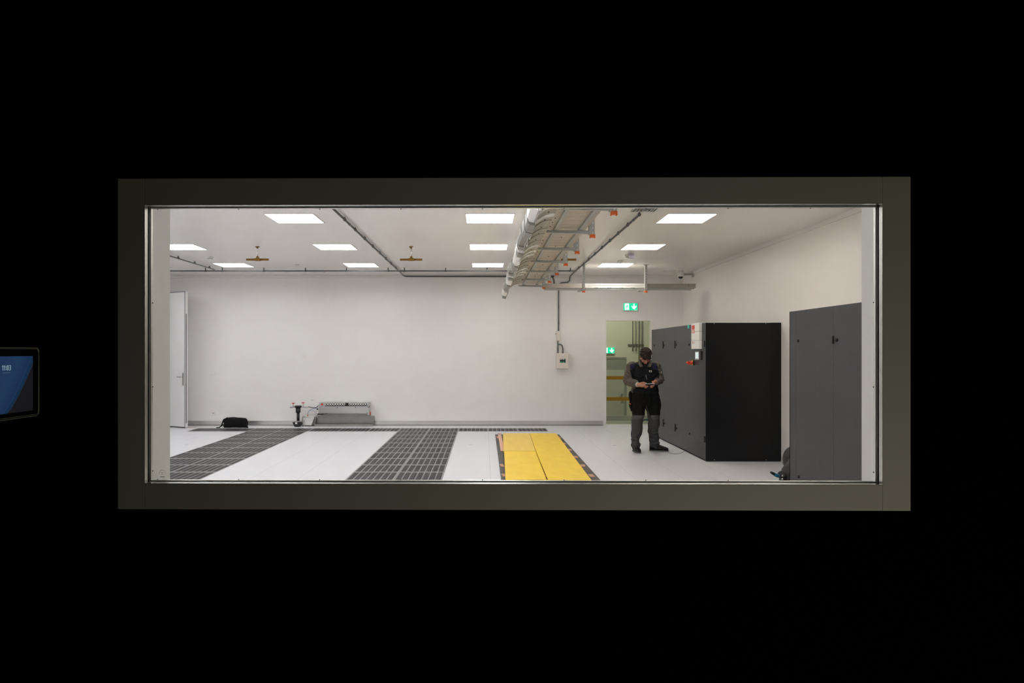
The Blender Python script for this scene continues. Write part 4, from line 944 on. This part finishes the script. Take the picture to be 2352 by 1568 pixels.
b = MB(); v = P(1797.5, 1096, 7.74); b.cyl(v+Vector((-0.012,0,0.03)), v+Vector((0.03,0.06,0.0)), 0.045, 14); b.box(v.x-0.018, v.x+0.03, 7.70, 7.80, v.z-0.09, v.z+0.02)
obj('valve_body', b, 'black', t, bevel=0.008)
b = MB()
for py in (1092.5, 1099.5): q = P(1797, py, 7.68); b.ball(q, 0.010, n=10)
obj('bolt', b, 'chrome', t)
b = MB(); b.tube([P(1797, 1093, 7.7), P(1789, 1092.5, 7.68), P(1783, 1091, 7.66), P(1776, 1087.3, 7.64), P(1770.5, 1084.5, 7.62)], [(0.018,0.014), (0.018,0.014), (0.016,0.013), (0.016,0.013), (0.012,0.010)], 10); lv = obj('lever', b, 'black', t)
b = MB(); b.tube([P(1789, 1092.7, 7.67), P(1784, 1091.6, 7.65), P(1779, 1089.2, 7.64)], [(0.020,0.017), (0.020,0.017), (0.018,0.015)], 10); obj('blue_grip', b, 'blue_tape', lv)
b = MB(); b.tube([P(1796, 1063, 9.9), P(1801, 1066, 9.4), P(1808, 1068, 9.0), P(1815, 1072, 8.6)], 0.006, 8); b.tube([P(1797, 1026, 8.9), P(1801, 1029, 8.8), P(1806, 1035, 8.7), P(1815, 1031, 8.6)], 0.006, 8); 
o = obj('thin_cables', b, 'grey_plastic'); tag(o, 'thin grey cables by the wall between the two cabinets', 'cable')
# thin cable on the floor by the man's shoe
b = MB(); pts = [(1534, 1038.5), (1541, 1041.3), (1551, 1042.3), (1561, 1041.2), (1569, 1038.2)]
pw_ = []
for px, py in pts: Y = F*(EYE-0.004)/(py-VY); pw_.append(Vector(((px-VX)*Y/F, Y, 0.0045)))
pw_ += [P(1576, 1032, 10.95), P(1582, 1027, 10.95)]
pw_[-2].x = min(pw_[-2].x, 3.17); pw_[-1] = Vector((3.175, 11.0, 0.12))
b.tube(pw_, 0.0028, 6); o = obj('floor_cable', b, 'conduit'); tag(o, 'thin dark cable curling on the floor from the man\'s shoe to the cabinet', 'cable')

# ------------------------------------------------------------------ tablet on the corridor's left wall
tx_ = -1.2105; ye = F*1.2105/(VX-89.5)
def TY(px): return F*(-tx_)/(VX-px)
z1 = EYE+10/F*TY(0)+0.0003; z0 = EYE-157/F*TY(0)-0.001; yA = ye-0.275
t = thing('tablet', 'dark wall tablet showing a blue screen and the time 11:03, left of the window', 'tablet', (-1.22, (ye+yA)/2, z0))
def rrect(y0, y1, z0, z1, r, x, n=5):
    pts = []
    for cy_, cz_, a in ((y1-r, z1-r, 0), (y0+r, z1-r, PI/2), (y0+r, z0+r, PI), (y1-r, z0+r, 3*PI/2)):
        for k in range(n+1): pts.append((x, cy_+r*math.cos(a+PI/2*k/n), cz_+r*math.sin(a+PI/2*k/n)))
    return pts
b = MB(); b.prism(rrect(yA, ye, z0, z1, 0.012, tx_-0.004), (-0.036, 0, 0)); body = obj('case', b, 'black', t)
M['tab_edge'] = mat('tablet_edge', (0.75, 0.72, 0.6), 0.4)
b = MB(); b.tube([Vector(p)+Vector((0.004, 0, 0)) for p in rrect(yA, ye, z0, z1, 0.012, tx_-0.004)]+[Vector(rrect(yA, ye, z0, z1, 0.012, tx_-0.004)[0])+Vector((0.004, 0, 0))], 0.0009, 6)
b.tube([Vector(p)+Vector((0.0045, 0, 0)) for p in rrect(yA+0.004, ye-0.003, z0+0.004, z1-0.003, 0.010, tx_-0.004)]+[Vector(rrect(yA+0.004, ye-0.003, z0+0.004, z1-0.003, 0.010, tx_-0.004)[0])+Vector((0.0045, 0, 0))], 0.0006, 6)
obj('rim', b, 'tab_edge', t)
def screen_mat(y0, y1, z0, z1):
    m, nt, b = nt_new('tablet_screen')
    g = nt.nodes.new('ShaderNodeNewGeometry'); sp = nt.nodes.new('ShaderNodeSeparateXYZ'); nt.links.new(g.outputs['Position'], sp.inputs[0])
    u = math_node(nt, 'DIVIDE', math_node(nt, 'SUBTRACT', sp.outputs[1], y0), y1-y0)
    v = math_node(nt, 'DIVIDE', math_node(nt, 'SUBTRACT', sp.outputs[2], z0), z1-z0)
    # wallpaper: blue ribbons sweeping to the lower left, dark corner at the lower right
    e = math_node(nt, 'SUBTRACT', u, math_node(nt, 'ADD', 0.52, math_node(nt, 'MULTIPLY', math_node(nt, 'POWER', v, 0.75), 0.52)))
    cr = nt.nodes.new('ShaderNodeValToRGB'); el = cr.color_ramp.elements
    el[0].position = 0.0; el[0].color = (0.020, 0.045, 0.115, 1); el[1].position = 1.0; el[1].color = (0.012, 0.011, 0.013, 1)
    for p, c in ((0.25, (0.019, 0.052, 0.12)), (0.40, (0.016, 0.036, 0.10)), (0.455, (0.013, 0.045, 0.11)), (0.475, (0.008, 0.022, 0.055)), (0.485, (0.016, 0.05, 0.11)), (0.50, (0.006, 0.018, 0.05)), (0.51, (0.020, 0.045, 0.085)), (0.525, (0.013, 0.012, 0.015))):
        x = el.new(p); x.color = (*c, 1)
    nt.links.new(math_node(nt, 'ADD', e, 0.5), cr.inputs[0])
    b.inputs['Base Color'].default_value = (0, 0, 0, 1); b.inputs['Roughness'].default_value = 0.4; b.inputs['Specular IOR Level'].default_value = 0.1
    nt.links.new(cr.outputs[0], b.inputs['Emission Color']); b.inputs['Emission Strength'].default_value = 0.75
    return m
sy1 = TY(76.3); sz1 = EYE-9.5/F*TY(76.3); sz0 = EYE-(134-0)/F*TY(76.3)
sy0 = yA+0.02
M['tab_screen'] = screen_mat(sy0, sy1, sz0, sz1)
b = MB(); b.box(tx_-0.003, tx_-0.001, sy0, sy1, sz0, sz1); scr = obj('screen', b, 'tab_screen', t)
M['clock'] = emit('clock_white', (0.20, 0.28, 0.33), 1.0)
# digits 11:03 as polygons, local x to the right
seg_w = 0.0028
ya_, yb_ = TY(4.5), TY(25.8); za, zb_ = EYE-(850.3-808)/F*TY(15), EYE-(838.7-808)/F*TY(15)
tw = yb_-ya_
def dig(mb, ch, u0, u1):
    def bx(a, c, d, e_): mb.box(tx_-0.0008, tx_-0.0003, ya_+tw*(u0+(u1-u0)*a), ya_+tw*(u0+(u1-u0)*c), za+(zb_-za)*d, za+(zb_-za)*e_)
    if ch == '1': bx(0.5, 0.8, 0, 1); bx(0.15, 0.5, 0.76, 0.9)
    if ch == ':': bx(0.2, 0.8, 0.12, 0.26); bx(0.2, 0.8, 0.60, 0.74)
    if ch == '0': bx(0.1, 0.34, 0.1, 0.9); bx(0.66, 0.9, 0.1, 0.9); bx(0.25, 0.75, 0, 0.13); bx(0.25, 0.75, 0.87, 1)
    if ch == '3': bx(0.66, 0.9, 0.1, 0.44); bx(0.66, 0.9, 0.56, 0.9); bx(0.1, 0.78, 0, 0.13); bx(0.1, 0.78, 0.87, 1); bx(0.3, 0.74, 0.44, 0.56)
b = MB()
for ch, u0, u1 in (('1', 0.0, 0.20), ('1', 0.20, 0.40), (':', 0.42, 0.50), ('0', 0.51, 0.75), ('3', 0.76, 1.0)): dig(b, ch, u0, u1)
obj('clock_digits', b, 'clock', scr)
b = MB(); zz = EYE-(856-808)/F*TY(15)
for u0, u1 in ((0.08, 0.30), (0.34, 0.56), (0.60, 0.92)): b.box(tx_-0.0008, tx_-0.0003, ya_+tw*u0, ya_+tw*u1, zz-0.0006, zz+0.0006)
M['clock_dim'] = emit('clock_dim', (0.075, 0.11, 0.16), 1.0)
obj('date_line', b, 'clock_dim', scr)

# ------------------------------------------------------------------ the man
PX, PY = 2.55, 11.33
man = thing('person', 'man in black and grey workwear beside the dark cabinet, head bowed over a phone', 'person', (PX, PY, 0))
def baked(name, mb, mats, parent, vox, smooth_it=2, displace=0.0, dscale=0.05, matfn=None, seed=0):
    """remesh the overlapping shapes of an MB into one continuous skin and keep the result as a plain mesh"""
    bmesh.ops.recalc_face_normals(mb.b, faces=mb.b.faces)
    me = bpy.data.meshes.new('tmp'); mb.b.to_mesh(me); mb.b.free()
    o = bpy.data.objects.new('tmp', me); C.objects.link(o)
    r = o.modifiers.new('r', 'REMESH'); r.mode = 'VOXEL'; r.voxel_size = vox; r.use_smooth_shade = True
    if smooth_it: s_ = o.modifiers.new('s', 'SMOOTH'); s_.iterations = smooth_it; s_.factor = 0.5
    if displace:
        tx = bpy.data.textures.new('cloth_%s' % name, 'CLOUDS'); tx.noise_scale = dscale; tx.noise_depth = 2
        d_ = o.modifiers.new('d', 'DISPLACE'); d_.texture = tx; d_.strength = displace; d_.mid_level = 0.5; d_.texture_coords = 'LOCAL'
    dg = bpy.context.evaluated_depsgraph_get(); dg.update()
    m2 = bpy.data.meshes.new_from_object(o.evaluated_get(dg))
    bpy.data.objects.remove(o)
    m2.name = name; m2.materials.clear()
    for m in mats: m2.materials.append(M[m])
    for p in m2.polygons:
        p.use_smooth = True
        p.material_index = matfn(p.center, p.normal) if matfn else 0
    m2.transform(W[parent].inverted())
    r2 = bpy.data.objects.new(name, m2); C.objects.link(r2); r2.parent = parent; W[r2] = W[parent].copy()
    return r2
def Q(px, py, dy_=0.0): return P(px, py, PY+dy_)
# --- joints (from the photograph)
neck = Q(1482, 834, 0.06); headc = Q(1482.5, 817.5, -0.06)
shL, shR = Q(1452, 841, 0.03), Q(1505.5, 841, 0.03)       # image left / right
elL, elR = Q(1442, 875, 0.02), Q(1514.5, 872, 0.02)
wrL, wrR = Q(1466.5, 883.5, -0.25), Q(1500.5, 879.5, -0.27)
hipz = Q(0, 912).z
tilt = Matrix.Rotation(math.radians(46), 3, 'X')          # head bowed toward the viewer
def H(x, y, z): return headc + tilt @ Vector((x, y, z))
# --- body: one continuous skin
b = MB()
b.ball(headc, (0.078, 0.098, 0.112), tilt, 24)
b.ball(H(0, -0.028, -0.060), (0.056, 0.068, 0.062), tilt, 20)             # jaw
b.ball(H(0, -0.082, -0.104), (0.022, 0.020, 0.018), tilt, 12)             # chin
b.tube([H(0, -0.090, 0.005), H(0, -0.108, -0.022), H(0, -0.112, -0.040)], [0.008, 0.012, 0.014], 10)   # nose
b.ball(H(0, -0.103, -0.044), (0.018, 0.012, 0.009), tilt, 10)
b.tube([H(-0.045, -0.082, 0.018), H(0, -0.096, 0.016), H(0.045, -0.082, 0.018)], 0.010, 8)             # brow
for s in (-1, 1):
    b.ball(H(s*0.031, -0.088, -0.002), (0.014, 0.010, 0.010), tilt, 10)     # lowered eyelids
    b.ball(H(s*0.040, -0.070, -0.032), (0.022, 0.020, 0.018), tilt, 10)     # cheeks
    b.ball(H(s*0.080, 0.005, -0.018), (0.010, 0.020, 0.032), tilt, 12)      # ears
b.tube([H(-0.022, -0.094, -0.070), H(0, -0.103, -0.069), H(0.022, -0.094, -0.070)], 0.0075, 8)         # lips
b.tube([H(0, 0.02, -0.06), neck, Q(1482, 845, 0.07)], [0.056, 0.060, 0.075], 18)
b.tube([Q(1482, 842, 0.06), Q(1482, 862, 0.04), Q(1481, 895, 0.03), Q(1481, 920, 0.03)], [(0.17, 0.10), (0.17, 0.12), (0.16, 0.12), (0.15, 0.11)], 20, up=(1, 0, 0))
for sh, el, wr in ((shL, elL, wrL), (shR, elR, wrR)):
    b.tube([sh, (sh+el)/2, el], [0.055, 0.048, 0.042], 14); b.ball(sh, 0.058, n=14); b.ball(el, 0.042, n=12)
    b.tube([el, el.lerp(wr, 0.4), wr], [0.042, 0.040, (0.030, 0.024)], 14)
# legs
hL, hR = Q(1468, 915, 0.03), Q(1498, 915, 0.03)
kL, kR = Q(1464, 972, 0.0), Q(1502, 970, 0.03)
aL, aR = Q(1460.5, 1022, -0.03), Q(1503, 1020, 0.08)
for h_, k_, a_ in ((hL, kL, aL), (hR, kR, aR)):
    b.tube([h_, h_.lerp(k_, 0.5), k_, k_.lerp(a_, 0.4), a_], [0.085, 0.070, 0.052, 0.050, 0.036], 16)
aLf = Vector((aL.x, aL.y+0.03, 0.06)); b.tube([aL, aLf+Vector((0, 0, 0.02)), aLf+Vector((0, -0.08, -0.008))], [0.034, 0.030, 0.020], 12)
aRf = Vector((aR.x+0.01, aR.y, 0.06)); b.tube([aR, aRf+Vector((0, 0, 0.02)), aRf+Vector((0.075, -0.03, -0.008))], [0.034, 0.030, 0.020], 12)
# hands: palm, four bent fingers of different length, thumb; both hold the phone from its ends
phc = Q(1492, 882.2, -0.33)
def hand(wr, side):
    """side -1: hand at the image left; palms face each other around the phone"""
    s = side; ec = phc + Vector((s*0.062, 0.0, -0.004))
    d = (ec - wr).normalized(); palm_c = wr.lerp(ec, 0.52)
    b.tube([wr, palm_c, wr.lerp(ec, 0.86)], [(0.030, 0.023), (0.043, 0.023), (0.040, 0.018)], 14, up=(0, 0.35, 0.9))
    # knuckle line runs along y (away from / toward the viewer) at the phone's end, fingers curl under the phone
    for k, (ln, rr) in enumerate(((0.062, 0.0088), (0.068, 0.0090), (0.063, 0.0088), (0.050, 0.0078))):
        off = Vector((0, -0.030+0.020*k, 0.010-0.010*k)); kn = wr.lerp(ec, 0.80) + off + Vector((0, -0.006, -0.006))
        m1 = kn + Vector((-s*0.014, -0.014, -0.022)); m2 = m1 + Vector((-s*0.022, 0.004, -0.006))
        tp = m2 + Vector((-s*(ln-0.045), 0.006, 0.006))
        b.tube([kn, m1, m2, tp], [rr*1.08, rr, rr*0.95, rr*0.82], 8); b.ball(tp, rr*0.82, n=8)
    tb = wr.lerp(ec, 0.42) + Vector((0, -0.020, 0.022)); t1 = tb + Vector((-s*0.026, -0.010, 0.016)); t2 = ec + Vector((-s*0.010, -0.012, 0.016))
    b.tube([tb, t1, t2], [0.014, 0.0115, 0.0088], 10); b.ball(t2, 0.0088, n=8)
hand(wrL, -1); hand(wrR, 1)
def body_mat(c, n):
    p = c - headc; q = tilt.inverted() @ p
    if abs(q.x) < 0.024 and q.y < -0.085 and -0.077 < q.z < -0.063: return 1
    return 0
body = baked('body', b, ['skin', 'lip'], man, 0.0050, 1, matfn=body_mat)
# --- hair
b = MB(); rnd = random.Random(7)
b.ball(H(0, 0.012, 0.030), (0.087, 0.103, 0.096), tilt, 24)
b.ball(H(0, 0.050, -0.010), (0.078, 0.066, 0.085), tilt, 20)
b.ball(H(0.0, -0.058, 0.062), (0.070, 0.046, 0.036), tilt, 16)
for k in range(9): b.tube([H(-0.060+0.015*k, -0.085, 0.062), H(-0.062+0.0155*k, -0.100, 0.046), H(-0.060+0.015*k+0.006*(k%3-1), -0.104, 0.030+0.006*(k%2))], [0.013, 0.011, 0.006], 6)
for k in range(150):
    a = rnd.uniform(0, 2*PI); e = rnd.uniform(0.05, 1.45)
    p = Vector((0.086*math.cos(a)*math.cos(e), 0.012+0.100*math.sin(a)*math.cos(e), 0.030+0.094*math.sin(e)))
    if p.y < -0.060 and p.z < 0.046: continue
    dd = Vector((math.cos(a+0.9), math.sin(a+0.9), 0.35)) * 0.018
    b.tube([H(*p), H(*(p+dd*0.6+Vector((0, 0, 0.006)))), H(*(p+dd*1.1))], [0.011, 0.009, 0.004], 6)
for s in (-1, 1): b.tube([H(s*0.078, -0.020, 0.03), H(s*0.079, -0.018, -0.012)], [0.012, 0.008], 8)
baked('hair', b, ['hair'], man, 0.0048, 1)
# eyebrows
b = MB()
for s in (-1, 1): b.tube([H(s*0.014, -0.106, 0.020), H(s*0.033, -0.103, 0.026), H(s*0.052, -0.088, 0.020)], 0.004, 6)
obj('eyebrows', b, 'hair', man, smooth=True)
# --- trousers
b = MB()
b.tube([Q(1481, 893, 0.03), Q(1481, 905, 0.03), Q(1481.5, 918, 0.035), Q(1482.5, 925, 0.035), Q(1483, 932, 0.035), Q(1483.2, 938.5, 0.035)], [(0.200, 0.135), (0.222, 0.145), (0.228, 0.150), (0.200, 0.145), (0.110, 0.12), (0.035, 0.08)], 24, up=(1, 0, 0))
def leg(pts, rad): b.tube(pts, rad, 20, up=(1, 0, 0))
leg([Q(1466.5, 918, 0.03), Q(1466.2, 940, 0.02), Q(1464.5, 958, 0.0), Q(1463.6, 975, 0.0), Q(1462.6, 990, -0.0), Q(1460.0, 1000, -0.01), Q(1459.2, 1008, -0.02), Q(1459.8, 1016, -0.03), Q(1460.8, 1022, -0.035), Q(1460.4, 1029, -0.035)],
    [(0.110, 0.125), (0.109, 0.118), (0.092, 0.105), (0.088, 0.102), (0.086, 0.100), (0.074, 0.092), (0.068, 0.088), (0.062, 0.086), (0.076, 0.092), (0.056, 0.080)])
leg([Q(1499, 918, 0.04), Q(1500.5, 940, 0.04), Q(1502.2, 958, 0.03), Q(1501.5, 975, 0.03), Q(1500.0, 990, 0.05), Q(1501.0, 1000, 0.06), Q(1502.8, 1010, 0.08), Q(1503.4, 1017, 0.08), Q(1503.5, 1023, 0.08), Q(1500.5, 1027.5, 0.08)],
    [(0.112, 0.125), (0.113, 0.118), (0.093, 0.105), (0.090, 0.102), (0.083, 0.098), (0.080, 0.092), (0.080, 0.090), (0.074, 0.088), (0.080, 0.088), (0.060, 0.078)])
# knee pads, cuffs and folds
for cxp, yy in ((1464.5, 0.0), (1503, 0.03)):
    b.tube([Q(cxp-8.5, 956.5, yy-0.075), Q(cxp, 957, yy-0.098), Q(cxp+8.5, 956.5, yy-0.075)], (0.022, 0.018), 8)
    b.tube([Q(cxp-8, 994, yy-0.07), Q(cxp, 996, yy-0.090), Q(cxp+8, 993, yy-0.06)], 0.016, 8)
for (a_, c_) in (((1451, 1009), (1468, 1004)), ((1452, 1016), (1471, 1019)), ((1455, 1001), (1467, 998))): b.tube([Q(a_[0], a_[1], -0.06), Q((a_[0]+c_[0])/2, (a_[1]+c_[1])/2+1.5, -0.110), Q(c_[0], c_[1], -0.06)], 0.017, 8)
for (a_, c_) in (((1494, 1000), (1514, 1006)), ((1492, 1009), (1513, 1012)), ((1498, 1019), (1515, 1016))): b.tube([Q(a_[0], a_[1], 0.03), Q((a_[0]+c_[0])/2, (a_[1]+c_[1])/2+1.0, -0.020), Q(c_[0], c_[1], 0.03)], 0.017, 8)
# thigh pockets
b.ball(Q(1513, 931, 0.04), (0.035, 0.085, 0.115), None, 14); b.ball(Q(1452, 925, 0.04), (0.03, 0.07, 0.08), None, 14)

def tr_mat(c, n):
    px = VX + F*c.x/c.y; py = VY - F*(c.z-EYE)/c.y
    if py < 953.5:
        if px > 1484.5 and px < 1492 and py > 930+ (1492-px)*0.0 and px < 1484.5 + (py-930)*0.33: return 2
        return 0
    if py < 962.5: return 2 if not (1490.5 < px < 1496) else 1
    return 1
baked('trousers', b, ['tr_black', 'tr_grey', 'tr_lgrey'], man, 0.0050, 2, displace=0.030, dscale=0.10, matfn=tr_mat)
# --- jacket
b = MB()
b.tube([Q(1482, 829, 0.06), Q(1482, 834, 0.05), Q(1482, 840, 0.04), Q(1482, 850, 0.03), Q(1481.5, 864, 0.02), Q(1481, 878, 0.02), Q(1481, 890, 0.025), Q(1481, 899, 0.03), Q(1481, 903, 0.03)],
       [(0.085, 0.085), (0.150, 0.105), (0.205, 0.130), (0.225, 0.145), (0.215, 0.152), (0.205, 0.150), (0.205, 0.150), (0.222, 0.155), (0.210, 0.148)], 28, up=(1, 0, 0))
def sleeve(sh, el, wr, cuff):
    b.ball(sh+Vector((0, 0, -0.005)), (0.088, 0.092, 0.085), None, 18)
    b.tube([sh, sh.lerp(el, 0.35), sh.lerp(el, 0.75), el], [0.088, 0.082, 0.074, 0.072], 18)
    b.ball(el, 0.074, n=16)
    e = el.lerp(wr, cuff)
    b.tube([el, el.lerp(e, 0.35), el.lerp(e, 0.75), e], [0.073, 0.070, 0.058, 0.048], 18)
    for f in (0.30, 0.52, 0.74, 0.95):
        c_ = sh.lerp(el, f); d_ = (el-sh).normalized(); u_ = Vector((1, 0, 0.4)).cross(d_).normalized()
        v_ = (d_.cross(u_)+d_*0.55).normalized()
        b.tube([c_+u_*(0.076*math.cos(a))+v_*(0.076*math.sin(a)) for a in [2*PI*k/16 for k in range(17)]], 0.0145, 8)
    for f in (0.2, 0.4, 0.6, 0.8):
        c_ = el.lerp(e, f); d_ = (e-el).normalized(); u_ = Vector((0, 0, 1)).cross(d_).normalized(); v_ = (d_.cross(u_)+d_*0.3).normalized(); rr = 0.070-0.020*f
        b.tube([c_+u_*(rr*math.cos(a))+v_*(rr*math.sin(a)) for a in [2*PI*k/16 for k in range(17)]], 0.0115, 8)
sleeve(shL, elL, wrL, 0.86); sleeve(shR, elR, wrR, 0.62)
for (a_, m_, c_) in (((1456, 893), (1481, 897), (1506, 892)), ((1460, 886), (1478, 889), (1496, 886)), ((1462, 862), (1470, 868), (1479, 862)), ((1488, 862), (1497, 866), (1506, 860))):
    b.tube([Q(*a_, -0.10), Q(*m_, -0.130), Q(*c_, -0.10)], 0.013, 8)
def jk_mat(c, n):
    px = VX + F*c.x/c.y; py = VY - F*(c.z-EYE)/c.y
    xl = 1447.0 + max(0, py-851)*0.30; xr = 1509.0 + min(5.5, max(0, (py-838)*0.28)); ax = abs(px-1481.5)
    if py < 893 and (px < xl or px > xr): return 1
    if c.y < PY-0.152 and 862 < py < 895 and (px < 1474 or px > 1498): return 1
    if px < 1453.0 and py > 890: return 1
    if py < 832 + max(0, ax-21)*0.35: return 1
    if (px < 1461 - (py-832)*0.42 and py < 849 - (px-1447)*0.35) or (px > 1496 and py < 841 + (px-1496)*0.8 and py < 854): return 2
    return 0
baked('jacket', b, ['jk_black', 'jk_grey', 'jk_navy'], man, 0.0045, 1, displace=0.024, dscale=0.075, matfn=jk_mat)
# collar, zip, badges, cuff of undershirt
b = MB()
for s in (-1, 1):
    b.tube([Q(1482+s*13.2, 827.5, 0.0), Q(1482+s*12.5, 832, -0.055), Q(1482+s*11.0, 837, -0.100), Q(1482+s*8.5, 842.5, -0.128)], [(0.016, 0.010), (0.026, 0.011), (0.032, 0.011), (0.026, 0.009)], 14, up=(1, 0, 0))
    b.tube([Q(1482+s*12.5, 827, 0.02), Q(1482+s*13.2, 832, -0.03), Q(1482+s*10.5, 837.5, -0.085)], (0.014, 0.010), 10)
b.tube([Q(1470, 828, 0.03), Q(1474, 827, 0.10), Q(1482, 826.5, 0.125), Q(1490, 827, 0.10), Q(1494.5, 828, 0.03)], (0.022, 0.012), 10)
cl = baked('collar', b, ['jk_grey'], man, 0.005, 2)
b = MB(); b.tube([Q(1483.4, 860, -0.148), Q(1484.4, 866, -0.150), Q(1485.8, 871.5, -0.150)], 0.0035, 6); obj('zip', b, 'steel_plain', man)
b = MB(); q = Q(1494, 852, -0.135)
for z_ in (0.010, -0.012): b.box(q.x-0.018, q.x+0.018, q.y-0.003, q.y+0.01, q.z+z_-0.003, q.z+z_+0.003)
b.box(q.x-0.021, q.x-0.015, q.y-0.003, q.y+0.01, q.z-0.005, q.z+0.013); b.box(q.x+0.015, q.x+0.021, q.y-0.003, q.y+0.01, q.z-0.014, q.z+0.004)
obj('chest_badge', b, 'label_white', man)
b = MB(); q = Q(1518.5, 854.5, -0.035); b.ball(q, (0.012, 0.010, 0.016), None, 10); obj('sleeve_badge', b, 'label_white', man)
b = MB(); e = elL.lerp(wrL, 0.90); d_ = (wrL-elL).normalized(); b.tube([e, e+d_*0.020], [0.038, 0.035], 16); obj('shirt_cuff', b, 'shirt', man, smooth=True)
# tool pouch on the belt (image left)
b = MB(); b.ball(Q(1447.5, 908, 0.04), (0.026, 0.05, 0.075), None, 14); b.ball(Q(1449, 930, 0.02), (0.030, 0.05, 0.06), None, 14); b.tube([Q(1448.5, 925, -0.0), Q(1451.5, 944, -0.01)], [0.030, 0.018], 12); b.tube([Q(1449, 900, 0.04), Q(1447.5, 935, 0.03)], 0.018, 8)
tp = baked('tool_pouch', b, ['tr_black'], man, 0.006, 1)
b = MB(); b.tube([Q(1445.8, 926.5, -0.03), Q(1448.5, 927.6, -0.045)], 0.008, 8); obj('orange_tool', b, 'orange', tp)
# --- shoes
def shoe(a, dirv, name='shoe'):
    dirv = Vector(dirv).normalized(); sd = Vector((-dirv.y, dirv.x, 0)); base = Vector((a.x, a.y, 0))
    b = MB(); up_ = Vector((0, 0, 1))
    secs = [(-0.085, 0.030, 0.055, 0.050), (-0.055, 0.040, 0.062, 0.062), (-0.01, 0.043, 0.060, 0.066), (0.05, 0.046, 0.048, 0.062), (0.10, 0.052, 0.040, 0.046), (0.15, 0.051, 0.034, 0.038), (0.19, 0.040, 0.027, 0.030), (0.208, 0.022, 0.022, 0.022)]
    rings = []
    for d_, w_, c_, h_ in secs:
        c0 = base + dirv*d_ + up_*(0.012+h_*0.85)
        ring = []
        for i in range(18):
            t_ = 2*PI*i/18; z_ = math.sin(t_); 
            ring.append(b.b.verts.new(c0 + sd*(w_*math.cos(t_)*(1.0 if z_ < 0 else 0.92)) + up_*(h_*0.85*z_)))
        rings.append(ring)
    b.loft(rings); b.tube([base+up_*0.05, base+up_*0.13-dirv*0.005], [(0.042), (0.045)], 16)
    r_ = baked(name, b, ['shoe'], man, 0.005, 2)
    b = MB(); rings = []
    for z_ in (0.0005, 0.016):
        pts = []
        for d_, w_, c_, h_ in secs: pts.append(base + dirv*d_*1.015 + sd*(w_-0.001) + up_*z_)
        for d_, w_, c_, h_ in secs[::-1]: pts.append(base + dirv*d_*1.015 - sd*(w_-0.001) + up_*z_)
        rings.append([b.b.verts.new(p) for p in pts])
    b.loft(rings); obj('sole', b, 'sole', r_)
    b = MB()
    for k in range(4): c0 = base+dirv*(0.035+0.022*k)+up_*(0.112-0.013*k); b.tube([c0-sd*0.022, c0+up_*0.004, c0+sd*0.022], 0.003, 6)
    obj('laces', b, 'tr_grey', r_)
shoe(Vector((aL.x+0.0, aL.y+0.03, 0)), (0.06, -1, 0)); shoe(Vector((aR.x+0.01, aR.y-0.0, 0)), (1, -0.42, 0))
# phone, held: its own thing
t = thing('phone', 'pale smartphone held flat in both hands of the man', 'phone', phc)
Rp = Matrix.Translation(phc) @ Matrix.Rotation(math.radians(-14), 4, 'X') @ Matrix.Rotation(math.radians(-3), 4, 'Y')
b = MB(); b.box(-0.078, 0.078, -0.036, 0.036, -0.001, 0.006, 0, Rp); obj('phone_front', b, 'phone', t, bevel=0.002)
b = MB(); b.box(-0.078, 0.078, -0.0365, 0.036, -0.007, -0.0011, 0, Rp); obj('phone_back', b, 'phone_dark', t, bevel=0.002)
b = MB(); b.box(-0.068, 0.068, -0.032, 0.032, 0.0061, 0.0066, 0, Rp); M['phone_screen'] = emit('phone_screen', (0.75, 0.8, 0.95), 0.8); obj('phone_screen', b, 'phone_screen', t)
